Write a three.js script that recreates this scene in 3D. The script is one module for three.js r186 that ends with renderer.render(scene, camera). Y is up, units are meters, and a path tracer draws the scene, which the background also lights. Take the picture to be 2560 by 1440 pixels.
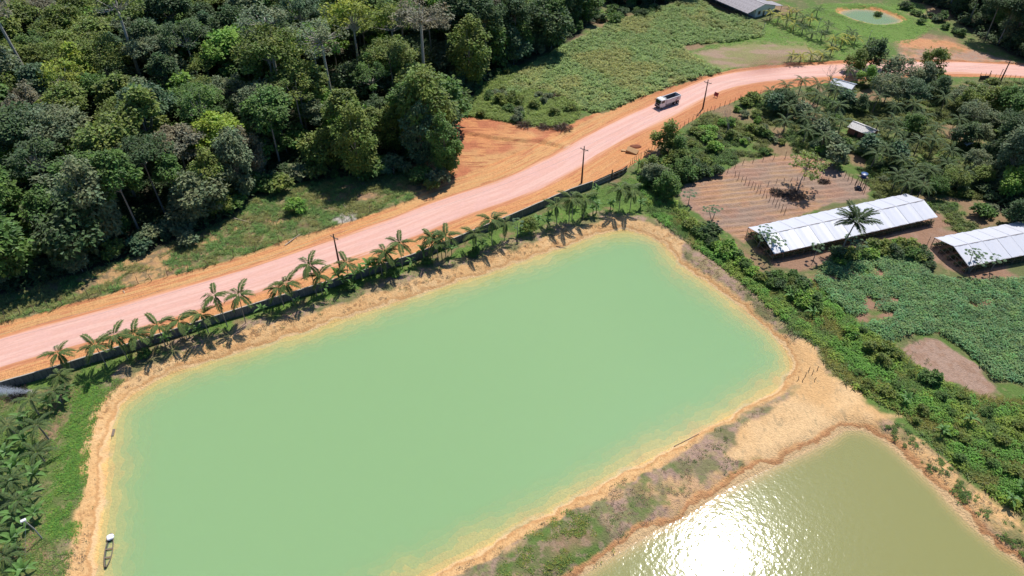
import * as THREE from 'three';
import { Sky } from 'three/addons/objects/Sky.js';
import { mergeGeometries } from 'three/addons/utils/BufferGeometryUtils.js';
import { RoundedBoxGeometry } from 'three/addons/geometries/RoundedBoxGeometry.js';

// ---------------------------------------------------------------- camera, sky, sun, exposure
const scene = new THREE.Scene();
const camera = new THREE.PerspectiveCamera(44.16, 16 / 9, 1, 6000);
camera.position.set(0, 100, 0);
camera.rotation.set(THREE.MathUtils.degToRad(-41), 0, 0);
camera.updateMatrixWorld(true);

const SUN = new THREE.Vector3(0.2591, 0.8525, -0.4540).normalize();
const sky = new Sky();
sky.name = 'sky';
sky.scale.setScalar(5000);
sky.material.uniforms.sunPosition.value.copy(SUN);
sky.material.uniforms.turbidity.value = 3;
sky.material.uniforms.rayleigh.value = 1.2;
sky.material.uniforms.mieCoefficient.value = 0.004;
sky.userData.kind = 'structure';
scene.add(sky);
scene.environmentIntensity = 0.1;

const sun = new THREE.DirectionalLight(new THREE.Color(1, 0.955, 0.88), 4.6);
sun.name = 'sun';
sun.position.set(0, 0, -150).addScaledVector(SUN, 300);
sun.target.position.set(0, 0, -150);
sun.castShadow = true;
sun.shadow.camera.left = -220; sun.shadow.camera.right = 220; sun.shadow.camera.top = 220; sun.shadow.camera.bottom = -220; sun.shadow.camera.far = 700;
sun.shadow.mapSize.set(4096, 4096);
scene.add(sun, sun.target);

const renderer = new THREE.WebGLRenderer({ antialias: true });
renderer.shadowMap.enabled = true;
renderer.toneMapping = THREE.LinearToneMapping;
renderer.toneMappingExposure = 1.06;

// ---------------------------------------------------------------- random numbers, noise, distances
function rng(seed) { let a = seed >>> 0; return () => { a = (a + 0x6d2b79f5) | 0; let t = Math.imul(a ^ (a >>> 15), 1 | a); t = (t + Math.imul(t ^ (t >>> 7), 61 | t)) ^ t; return ((t ^ (t >>> 14)) >>> 0) / 4294967296; }; }
const NB = 256, NT = new Float32Array(NB * NB);
{ const r = rng(11); for (let i = 0; i < NT.length; i++) NT[i] = r(); }
function vnoise(x, y) {
  const fx = Math.floor(x), fy = Math.floor(y); let u = x - fx, v = y - fy;
  u = u * u * (3 - 2 * u); v = v * v * (3 - 2 * v);
  const x0 = fx & 255, x1 = (x0 + 1) & 255, y0 = (fy & 255) << 8, y1 = ((fy + 1) & 255) << 8;
  const a = NT[y0 + x0], b = NT[y0 + x1], c = NT[y1 + x0], d = NT[y1 + x1];
  return a + (b - a) * u + (c - a) * v + (a - b - c + d) * u * v;
}
function tnoise(u, v, n) {                        // repeats after u, v = 1
  const x = u * n, y = v * n, fx = Math.floor(x), fy = Math.floor(y); let a = x - fx, b = y - fy; a = a * a * (3 - 2 * a); b = b * b * (3 - 2 * b);
  const x0 = fx % n, x1 = (fx + 1) % n, y0 = (fy % n) << 8, y1 = ((fy + 1) % n) << 8, p = NT[y0 + x0], q = NT[y0 + x1], r = NT[y1 + x0], s = NT[y1 + x1];
  return p + (q - p) * a + (r - p) * b + (p - q - r + s) * a * b;
}
const fbm = (x, y) => vnoise(x, y) * 0.5 + vnoise(x * 2.03 + 17.3, y * 2.03 + 5.1) * 0.27 + vnoise(x * 4.1 + 3.7, y * 4.1 + 41.2) * 0.15 + vnoise(x * 8.3 + 9.1, y * 8.3 + 2.2) * 0.08;
const clamp01 = (t) => (t < 0 ? 0 : t > 1 ? 1 : t);
const smooth = (a, b, t) => { t = clamp01((t - a) / (b - a)); return t * t * (3 - 2 * t); };
const mix = (a, b, t) => a + (b - a) * t;
function polyDistance(poly, x, z) {           // below zero inside
  let best = 1e9, inside = false;
  for (let i = 0, j = poly.length - 1; i < poly.length; j = i++) {
    const ax = poly[j][0], az = poly[j][1], bx = poly[i][0], bz = poly[i][1], dx = bx - ax, dz = bz - az;
    const t = clamp01(((x - ax) * dx + (z - az) * dz) / (dx * dx + dz * dz + 1e-9)), ex = x - ax - dx * t, ez = z - az - dz * t, d = ex * ex + ez * ez;
    if (d < best) best = d;
    if ((az > z) !== (bz > z) && x < ((bx - ax) * (z - az)) / (bz - az) + ax) inside = !inside;
  }
  return (inside ? -1 : 1) * Math.sqrt(best);
}
function lineDistance(line, x, z) {           // [distance, length along, signed side]
  let best = 1e9, at = 0, run = 0, side = 1;
  for (let i = 1; i < line.length; i++) {
    const ax = line[i - 1][0], az = line[i - 1][1], dx = line[i][0] - ax, dz = line[i][1] - az, L = Math.hypot(dx, dz);
    const t = clamp01(((x - ax) * dx + (z - az) * dz) / (L * L)), ex = x - ax - dx * t, ez = z - az - dz * t, d = ex * ex + ez * ez;
    if (d < best) { best = d; at = run + t * L; side = dx * ez - dz * ex > 0 ? 1 : -1; }
    run += L;
  }
  return [Math.sqrt(best), at, side];
}
function smoothLine(points, n, closed = false) {
  const c = new THREE.CatmullRomCurve3(points.map(([x, z]) => new THREE.Vector3(x, 0, z)), closed, 'centripetal');
  const p = c.getSpacedPoints(n).map((v) => [v.x, v.z]);
  if (closed) p.pop();
  return p;
}

// ---------------------------------------------------------------- the lie of the land, in metres (x to the right, z towards the viewer)
const LEVEL = { one: -0.8, two: -0.9, three: -0.5 };   // water levels
const pondOne = smoothLine([[23.3, -136.4], [26.9, -136.9], [30.4, -136], [33.5, -134.1], [35.4, -131.3], [37.3, -126.4], [40, -121.4], [44.5, -115.7], [48.9, -109], [52.5, -102.4], [53.8, -96.8], [53.3, -92.1], [50.4, -88.1], [43.7, -83.7], [35.4, -78.8], [27.5, -74], [20.1, -69.8], [13, -65.7], [6.4, -61.7], [0, -58.1], [-6, -54.6], [-11.8, -51.3], [-21.6, -45.9], [-31.7, -41], [-47.3, -38.9], [-58.4, -42], [-60.7, -47.6], [-61.9, -51.8], [-63.7, -57.3], [-65.8, -63.9], [-68, -70], [-70, -75.7], [-71.2, -80.5], [-71.2, -83.6], [-70.3, -85.4], [-68.5, -88], [-65, -91.1], [-60.2, -93.8], [-49.9, -98.8], [-39.1, -104.1], [-27.7, -109.9], [-16.4, -116], [-7.1, -120.4], [0, -124.2], [6.4, -127.8], [13.5, -131.6], [18.4, -134.4]], 220, true);
const pondTwo = smoothLine([[55.9, -76.5], [58.1, -77.9], [60, -78.3], [62.6, -77.8], [64.9, -75.6], [67.1, -71.7], [69.1, -67.7], [70.6, -63.2], [72.5, -58.7], [74.4, -55.7], [76.6, -53], [80.3, -45.4], [69.9, -36.9], [36.7, -32.2], [1.1, -39.4], [-1.7, -45.4], [9.7, -51.2], [12.6, -53], [17.1, -55.7], [23.1, -59], [28.6, -61.8], [34.6, -65.7], [39.8, -68.5], [45.6, -71.3], [50.8, -73.7]], 200, true);
const pondThree = smoothLine([[127.7, -278.9], [131.6, -282], [136.3, -283.3], [143.3, -281.1], [147.6, -274.3], [148.5, -270.6], [143.1, -266.9], [136.5, -266.5], [132.1, -269.8], [129, -273.9]], 80, true);
const roadLine = smoothLine([[-115.8, -85.4], [-107.2, -90.6], [-99.4, -95.7], [-89.5, -100.9], [-78.8, -106], [-67.6, -111.7], [-55.8, -118], [-41.8, -126.7], [-26.6, -136.6], [-13.8, -145.6], [0, -154.1], [12.9, -165.4], [24.8, -178.1], [33.7, -186.7], [43.1, -194.8], [51.8, -203], [60.7, -210.7], [69.7, -216.8], [81.2, -221], [92.4, -223.5], [108.9, -225.3], [128.1, -226.9], [146.9, -227.2], [169.6, -224.7], [194, -221.3]], 330);
const shoulder = [[-110.6, -77.7], [-95.3, -88.1], [-86.8, -92.2], [-80, -95.6], [-70.5, -100.5], [-62.4, -105], [-53.5, -109.6], [-38.8, -116.9], [-22.6, -125.9], [-13.5, -132.1], [0, -141.5], [14.8, -152.6], [26.3, -160.2], [30.6, -164.2], [37.2, -170.4], [47.2, -183.8], [56.1, -193.8], [63.3, -199.2], [72.1, -205.4], [82.1, -210.1], [91.8, -213], [100.2, -215.3], [108.4, -216.5], [126.1, -218.9], [146.5, -220.7], [166.8, -219.5], [190.8, -216.2], [195.9, -224.4], [172.7, -230.4], [152.1, -232.4], [132.1, -233.4], [114.2, -232.7], [101.4, -231.1], [90.1, -229.5], [76, -226.6], [68.6, -223.5], [61.1, -218.9], [52.3, -213], [45.2, -208.2], [39.6, -204.3], [34.2, -200], [26.3, -193.8], [18.6, -186.2], [11.3, -179.9], [-3.3, -167.9], [-17.8, -155], [-22.1, -151.9], [-25, -148.6], [-37.6, -140], [-47, -134.1], [-58.4, -127.7], [-65.2, -123.2], [-74.8, -118.8], [-82, -115], [-90.3, -110.6], [-97.2, -106.9], [-103.9, -103.9], [-121.5, -93.9]];
const clearing = [[-15.4, -192.6], [-9.5, -192.1], [-3.5, -189.8], [5.8, -186.2], [13.9, -184.8], [20.1, -191.1], [23.9, -194.3], [28.8, -194.8], [30.7, -190.6], [18.2, -179.9], [-3.2, -161.8], [-17.7, -154.1], [-21, -154.1], [-20.5, -159.8], [-25.8, -165.8], [-18.6, -171], [-18.4, -183.4]];
const verge = [[-124.4, -98.2], [-108.9, -113.1], [-96, -118.4], [-80.5, -128.3], [-69, -138.4], [-64.1, -148.6], [-53.6, -155.6], [-39.8, -159.4], [-25.6, -163.8], [-19.9, -159.8], [-20.1, -155.6], [-22.1, -151.9], [-25, -148.6], [-37.6, -140], [-47, -134.1], [-58.4, -127.7], [-65.2, -123.2], [-74.8, -118.8], [-82, -115], [-90.3, -110.6], [-97.2, -106.9], [-103.9, -103.9], [-120.1, -91.9]];
const forestA = [[-133.8, -98.2], [-108.9, -113.1], [-96.3, -119], [-80.8, -129], [-69.5, -140], [-64.6, -150.4], [-54, -157.5], [-40, -160.6], [-25.8, -166.2], [-19.1, -169.6], [-18.5, -181.5], [-16.7, -193.1], [-10.2, -213.3], [1.3, -228.5], [12.6, -241.8], [24.7, -255.2], [30.6, -269.2], [34.6, -282.7], [36.5, -321.5], [3.8, -356.4], [-373.2, -356.4], [-236.2, -167.9]];
const forestB = [[154.5, -295.4], [162.6, -288.1], [169.3, -278.4], [168, -256.7], [170.4, -247.1], [174, -232.7], [180.5, -220.7], [211.9, -220.7], [305.3, -356.4], [169.6, -356.4]];
const forestC = [[134.2, -176.5], [144, -186.2], [158.1, -190.6], [162, -163.8], [137.7, -126.1], [125.8, -130.5], [120.7, -138.4], [120.4, -145.1], [124.8, -159.8]];
const forestD = [[35, -287.2], [44.5, -287.2], [56.9, -284.5], [67.6, -291.7], [77.8, -294.5], [85, -297.3], [117.3, -296.4], [147, -297.3], [169.6, -356.4], [39.6, -356.4]];
const cassavaA = [[-5, -204.9], [1.3, -220.7], [12.4, -236.7], [24.5, -251.4], [37.6, -266.8], [49.4, -275.9], [67, -288.1], [76.7, -289], [79.3, -275], [90, -271.7], [92.8, -256.7], [88, -252.2], [74.2, -248.5], [59.5, -246.4], [60.4, -239.4], [65.6, -228.2], [68.7, -223.8], [61.2, -219.5], [52.5, -214.5], [39.8, -205.4], [31.6, -198.7], [25.2, -194.8], [20.6, -198.2], [15, -206.2], [7.6, -210.4]];
const scrubA = [[-15.5, -193.1], [-13.4, -200.3], [-8.3, -214.2], [1.3, -227.5], [2.6, -220.7], [-3.7, -206.2], [7.6, -210.4], [15, -206.2], [20.6, -198.2], [18.9, -191.6], [13.9, -186.2], [5.8, -187.6], [-3.5, -190.6]];
const cassavaB = [[66.1, -117.7], [71.7, -123.9], [84.4, -128.7], [90.9, -124.6], [90.8, -118.4], [98.7, -116.6], [111.4, -117.7], [123.7, -115], [105.8, -85.9], [95.4, -88.3], [90.9, -89.8], [89.7, -95], [88.1, -98], [85, -101.6], [79.1, -101], [74.4, -99.3], [71.6, -102.2], [68.8, -108.1]];
const barePatch = [[75.6, -97.4], [80, -99.3], [84.1, -99.6], [86.9, -95.5], [88.4, -92.4], [89.7, -87.4], [87.2, -85.4], [83.1, -87.7], [78.5, -90.6]];
const brownField = [[41.4, -151.9], [45.5, -156.3], [54.9, -161.4], [61.4, -166.2], [73.4, -170.6], [82.9, -169.6], [86.7, -161.8], [91.6, -154.5], [89, -149.5], [77.4, -146.5], [68.8, -140.9], [59.1, -137.4], [54.2, -131.1], [49.4, -136.3], [45, -143.4]];
const yard = [[52.7, -130.5], [57.8, -136], [69.7, -140.9], [80.9, -145.1], [102.2, -148.6], [105, -141.7], [106, -133.6], [124, -140.9], [140, -141.7], [124.9, -117], [100.1, -117.7], [97.9, -120.4], [92.4, -126.1], [86.3, -129], [72, -124.6], [62.6, -120.4], [57.8, -122.1]];
const weeds = [[32.9, -155], [36.9, -154.1], [40.9, -147.7], [44.1, -138.4], [50.4, -128.7], [54.3, -119], [59.6, -119], [65.7, -116.4], [68.6, -107.5], [71.3, -101.6], [74.4, -97.1], [78.2, -89.8], [82.5, -86.4], [87.2, -84], [93, -84], [104.1, -83.1], [85.8, -53.3], [80.3, -60.6], [74.3, -69], [69.9, -80.8], [63.8, -85.4], [59.5, -92.4], [56.7, -101], [52.4, -111.8], [46.4, -122.9], [39.3, -133.3], [33.4, -144.3]];
const wallStrip = [[-93.8, -85.4], [-85.9, -90.3], [-79, -93.4], [-69.7, -98.2], [-61.6, -102.5], [-52.8, -107.2], [-38.4, -114.8], [-22.3, -123.2], [-13.3, -129], [0, -137.9], [14.5, -148.6], [25.9, -156.3], [30.9, -159.8], [33.8, -154.1], [35.5, -145.1], [32.9, -140.4], [25.1, -139.7], [11.3, -134.4], [-2.7, -127.5], [-15.9, -121], [-32.2, -112.2], [-47.4, -105.1], [-61.3, -98], [-72.4, -92.4], [-76.2, -88.8], [-75.6, -84], [-81.7, -87.9]];
const leftStrip = [[-77.7, -88.8], [-74.1, -87.4], [-73.6, -83.1], [-71.7, -76], [-69.1, -68.7], [-67.1, -62.7], [-65.9, -57.1], [-68.6, -55.8], [-72, -57.1], [-74.5, -64.1], [-76.9, -71.8], [-79.7, -81.2], [-80.3, -87.9]];
const sandFlat = [[56.4, -99.9], [59.2, -97.4], [59.1, -91.4], [61.6, -87.7], [65.7, -82.9], [69.6, -80.2], [65.7, -78.4], [58.2, -78], [54.1, -76.3], [48.4, -73.3], [41.3, -69.8], [36.9, -72.2], [39.6, -76.4], [49.3, -83.7], [53.4, -88.8]];
const sandRight = [[67.5, -78.4], [71.4, -73], [73.7, -67.9], [76.5, -63], [79.5, -59.2], [83.4, -53.3], [79.6, -50.8], [76.8, -54.2], [72.6, -60.2], [68.2, -70.2], [65.2, -76.1]];
const dike = [[49.4, -84], [44.6, -82.2], [36.4, -77.5], [28.6, -73], [14.2, -64.4], [1.2, -57.1], [-8.8, -50.8], [-18.5, -45], [-1.7, -43.8], [10, -50.8], [16.9, -55], [26.3, -60.1], [37.2, -66.7], [45.7, -71.2], [40.9, -73.5], [41.8, -76.8]];
const dikeGreen = [[3.7, -57.8], [8.8, -61.4], [12.6, -61.6], [15.4, -57.8], [15, -55], [9.5, -52], [4.1, -50.5], [-2.9, -50.2], [0.6, -55]];
const lawn = [[72.4, -247.1], [90.4, -255.9], [98.7, -270], [112.1, -279.3], [124.1, -287.2], [161.9, -286.3], [159.1, -266], [147.7, -253.7], [119.6, -232.7], [97.5, -231.7], [76.1, -226.9], [68.7, -223.8], [65.6, -228.2], [60.4, -239.4]];
const lawnBrown = [[63.7, -242.1], [82.5, -247.8], [104.9, -246.4], [108.3, -233.4], [94.5, -230.7], [80.4, -228.2], [69.5, -224.4], [65.4, -230.1]];
const dirtLot = [[136.9, -248.5], [147.1, -252.2], [156.5, -250.7], [160.2, -243.5], [167, -235], [172, -229.1], [195.5, -223.8], [192.6, -219.2], [167.8, -221.3], [145.3, -223.8], [132.4, -230.7]];
const ditch = [[-14.9, -182.9], [-9.1, -180.6], [-2.3, -178.7], [4.5, -177.4], [10.6, -176.1], [12.5, -175.2]];
const bedDir = (() => { const [a, b] = [[41.4, -145.1], [88.6, -152.6]]; const L = Math.hypot(b[0] - a[0], b[1] - a[1]); return [(b[0] - a[0]) / L, (b[1] - a[1]) / L]; })();

const GX0 = -130, GX1 = 190, GZ0 = -346, GZ1 = -30, CELL = 0.6, GW = Math.round((GX1 - GX0) / CELL) + 1, GH = Math.round((GZ1 - GZ0) / CELL) + 1;
function grid(f) { const a = new Float32Array(GW * GH); for (let j = 0, k = 0; j < GH; j++) for (let i = 0; i < GW; i++, k++) a[k] = f(GX0 + i * CELL, GZ0 + j * CELL); return a; }
function look(a, x, z) {
  let u = (x - GX0) / CELL, v = (z - GZ0) / CELL; u = u < 0 ? 0 : u > GW - 1.001 ? GW - 1.001 : u; v = v < 0 ? 0 : v > GH - 1.001 ? GH - 1.001 : v;
  const i = u | 0, j = v | 0, k = j * GW + i; u -= i; v -= j;
  return (a[k] * (1 - u) + a[k + 1] * u) * (1 - v) + (a[k + GW] * (1 - u) + a[k + GW + 1] * u) * v;
}
const D = {};
for (const [name, poly] of Object.entries({ pondOne, pondTwo, pondThree, shoulder, clearing, verge, forestA, forestB, forestC, forestD, cassavaA, scrubA, cassavaB, barePatch, brownField, yard, weeds, wallStrip, leftStrip, sandFlat, sandRight, dike, dikeGreen, lawn, lawnBrown, dirtLot })) D[name] = grid((x, z) => polyDistance(poly, x, z));
D.roadS = new Float32Array(GW * GH); D.roadD = new Float32Array(GW * GH); D.ditch = new Float32Array(GW * GH);
for (let j = 0, k = 0; j < GH; j++) for (let i = 0; i < GW; i++, k++) {
  const x = GX0 + i * CELL, z = GZ0 + j * CELL;
  if (D.shoulder[k] < 3 || D.clearing[k] < 1) { const [d, s, side] = lineDistance(roadLine, x, z); D.roadS[k] = s; D.roadD[k] = d * side; const q = lineDistance(ditch, x, z); D.ditch[k] = q[0] * q[2]; } else { D.roadD[k] = 99; D.ditch[k] = 99; }
}
const ponds = [[D.pondOne, LEVEL.one, 3.6, 0.066], [D.pondTwo, LEVEL.two, 2.6, 0.16], [D.pondThree, LEVEL.three, 2.2, 0.15]];
function landHeight(x, z, k) {
  const sh = D.shoulder[k];
  let h = (fbm(x / 17, z / 17) - 0.5) * 0.7 + (fbm(x / 2.6 + 40, z / 2.6) - 0.5) * 0.22;
  h *= 0.12 + 0.88 * smooth(-1, 5, Math.min(sh, D.clearing[k]));
  const streak = fbm(D.roadS[k] / 9, D.roadD[k] * 0.9 + 50) - 0.5;
  if (sh < 0) h += streak * 0.1 * smooth(0, -1.5, sh);
  if (sh < 3 && D.roadD[k] < 0) h += 0.4 * smooth(-0.7, 0.4, sh + (fbm(x / 2.2, z / 2.2) - 0.5) * 1.8) * smooth(3, 0.6, sh) * smooth(0.3, 0.6, fbm(x / 6 + 9, z / 6));   // lip of bulldozed earth along the verge
  h -= 0.12 * smooth(6.2, 4.8, Math.abs(D.roadD[k]));
  if (Math.abs(D.ditch[k]) < 6) h -= 0.55 * smooth(0.7, 0.1, Math.abs(D.ditch[k] + (fbm(x / 3, z / 3) - 0.5) * 0.9)) - 0.35 * smooth(0.3, -0.3, D.ditch[k]) * smooth(-6, -1, D.ditch[k]);
  if (D.clearing[k] < 0) h += (fbm(x * 0.25 + z * 0.1, z * 1.6) - 0.5) * 0.28 * smooth(0, -3, D.clearing[k]);
  if (D.brownField[k] < 1.5) { const across = (-bedDir[1] * x + bedDir[0] * z) / 2.1 + (fbm(x / 14, z / 14) - 0.5) * 0.9, w = Math.abs(across - Math.floor(across) - 0.5) * 2; h += (smooth(0.25, 0.8, w) - 0.5) * 0.34 * smooth(1, -2, D.brownField[k]); }
  for (const [sd, level, bank, slope] of ponds) {
    let d = sd[k];
    if (d > bank + 6) continue;
    const wob = (fbm(x / 1.6 + 7, z / 1.6) - 0.5);
    let t;
    if (d >= 0) { const u = Math.min(1, d / bank); t = level + 0.01 + (0.3 - level) * Math.pow(u, 0.62) + wob * 0.3 * smooth(0.3, 1.6, d); }
    else t = level - 0.06 * smooth(0, -0.35, d) - Math.min(1.6, -d * slope * (0.75 + 0.5 * fbm(x / 11, z / 11)) + Math.max(0, -d - 0.5) * 0.01) - wob * 0.2 * smooth(0, -2.5, d) - (fbm(x / 6 + 5, z / 6) - 0.5) * 0.16 * smooth(0, -3, d);
    h = mix(t, h, smooth(bank, bank + 5, d));
  }
  return h;
}
const HT = new Float32Array(GW * GH);
for (let j = 0, k = 0; j < GH; j++) for (let i = 0; i < GW; i++, k++) HT[k] = landHeight(GX0 + i * CELL, GZ0 + j * CELL, k);
const groundAt = (x, z) => look(HT, x, z);
const inView = (() => { const v = new THREE.Vector3(), m = new THREE.Matrix4(); camera.updateProjectionMatrix(); m.multiplyMatrices(camera.projectionMatrix, camera.matrixWorld.clone().invert()); return (x, y, z, margin = 0.1) => { v.set(x, y, z).applyMatrix4(m); return Math.abs(v.x) < 1 + margin && Math.abs(v.y) < 1 + margin && v.z < 1; }; })();
const acrossPicture = (() => { const v = new THREE.Vector3(), m = new THREE.Matrix4().multiplyMatrices(camera.projectionMatrix, camera.matrixWorld.clone().invert()); return (x, y, z) => { v.set(x, y, z).applyMatrix4(m); return v.x; }; })();

// ---------------------------------------------------------------- naming and labels
const taken = new Map();
function numbered(name) { const n = taken.get(name) ?? 0; taken.set(name, n + 1); return n ? `${name}_${String(n).padStart(3, '0')}` : name; }
function shade(o) { o.traverse((m) => { if (m.isMesh) { m.castShadow = true; m.receiveShadow = true; } }); return o; }
function tag(o, label, category, group) { o.userData.label = label; o.userData.category = category; if (group) o.userData.group = group; return o; }
function thing(name, label, category, [x, z] = [0, 0], turn = 0, group, y) { const o = new THREE.Group(); o.name = numbered(name); o.position.set(x, y ?? groundAt(x, z), z); o.rotation.y = turn; tag(o, label, category, group); scene.add(o); return o; }
function part(parent, name, geometry, material, place) { const m = new THREE.Mesh(geometry, material); m.name = name; m.castShadow = m.receiveShadow = true; if (place) m.position.set(...place); parent.add(m); return m; }
function structure(name, geometry, material) { const m = new THREE.Mesh(geometry, material); m.name = numbered(name); m.userData.kind = 'structure'; m.castShadow = m.receiveShadow = true; scene.add(m); return m; }
function stuff(name, label, geometry, material, matrices, colors) {
  const m = new THREE.InstancedMesh(geometry, material, matrices.length); m.name = numbered(name); m.castShadow = m.receiveShadow = true;
  matrices.forEach((q, i) => m.setMatrixAt(i, q)); if (colors) colors.forEach((c, i) => m.setColorAt(i, c));
  m.userData.kind = 'stuff'; m.userData.label = label; m.userData.category = name.replace(/_/g, ' '); scene.add(m); return m;
}
const ONES = ['', 'first', 'second', 'third', 'fourth', 'fifth', 'sixth', 'seventh', 'eighth', 'ninth', 'tenth', 'eleventh', 'twelfth', 'thirteenth', 'fourteenth', 'fifteenth', 'sixteenth', 'seventeenth', 'eighteenth', 'nineteenth'], TENS = ['', '', 'twenty', 'thirty', 'forty', 'fifty', 'sixty', 'seventy', 'eighty', 'ninety'], TENTHS = ['', '', 'twentieth', 'thirtieth', 'fortieth', 'fiftieth', 'sixtieth', 'seventieth', 'eightieth', 'ninetieth'];
const ordinal = (n) => (n < 20 ? ONES[n] : n % 10 ? TENS[(n / 10) | 0] + '-' + ONES[n % 10] : TENTHS[(n / 10) | 0]);
const rgb = (r, g, b) => new THREE.Color().setRGB(r, g, b);

// ---------------------------------------------------------------- ground
function toBytes(lin) { return Math.round(255 * (lin <= 0.0031308 ? 12.92 * lin : 1.055 * Math.pow(lin, 1 / 2.4) - 0.055)); }
const SRGB = new Uint8Array(4097); for (let i = 0; i <= 4096; i++) SRGB[i] = toBytes(i / 4096);
function colorTexture(W, H, f) {
  const data = new Uint8Array(W * H * 4), c = [0, 0, 0];
  for (let j = 0, k = 0; j < H; j++) for (let i = 0; i < W; i++, k += 4) { f((i + 0.5) / W, (j + 0.5) / H, c); for (let q = 0; q < 3; q++) data[k + q] = SRGB[Math.max(0, Math.min(4096, (c[q] * 4096) | 0))]; data[k + 3] = 255; }
  const t = new THREE.DataTexture(data, W, H); t.colorSpace = THREE.SRGBColorSpace; t.magFilter = THREE.LinearFilter; t.minFilter = THREE.LinearMipmapLinearFilter; t.generateMipmaps = true; t.needsUpdate = true; return t;
}
function greyTexture(W, H, f) { const data = new Uint8Array(W * H * 4); for (let j = 0, k = 0; j < H; j++) for (let i = 0; i < W; i++, k += 4) { data[k] = data[k + 1] = data[k + 2] = Math.max(0, Math.min(255, 255 * f(i / W, j / H))) | 0; data[k + 3] = 255; } const t = new THREE.DataTexture(data, W, H); t.magFilter = THREE.LinearFilter; t.wrapS = t.wrapT = THREE.RepeatWrapping; t.needsUpdate = true; return t; }
function over(c, a, w) { c[0] += (a[0] - c[0]) * w; c[1] += (a[1] - c[1]) * w; c[2] += (a[2] - c[2]) * w; }
const SOIL = { sand: [0.62, 0.37, 0.16], sandPale: [0.67, 0.44, 0.22], orange: [0.61, 0.275, 0.105], ochre: [0.6, 0.335, 0.135], red: [0.47, 0.165, 0.075], redDark: [0.36, 0.115, 0.05], brown: [0.30, 0.17, 0.105], greyBrown: [0.30, 0.205, 0.15], litter: [0.045, 0.04, 0.02], grass: [0.10, 0.165, 0.03], grassDull: [0.135, 0.15, 0.05], grassBright: [0.13, 0.215, 0.035], straw: [0.35, 0.255, 0.135], mauve: [0.36, 0.235, 0.17], pinkish: [0.66, 0.375, 0.3], palePink: [0.7, 0.435, 0.355], ash: [0.42, 0.36, 0.31] };
const [PALEX, PALEZ] = [-40.1, -140.4];
const TX0 = -130, TX1 = 190, TZ0 = -346, TZ1 = -30;
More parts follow.
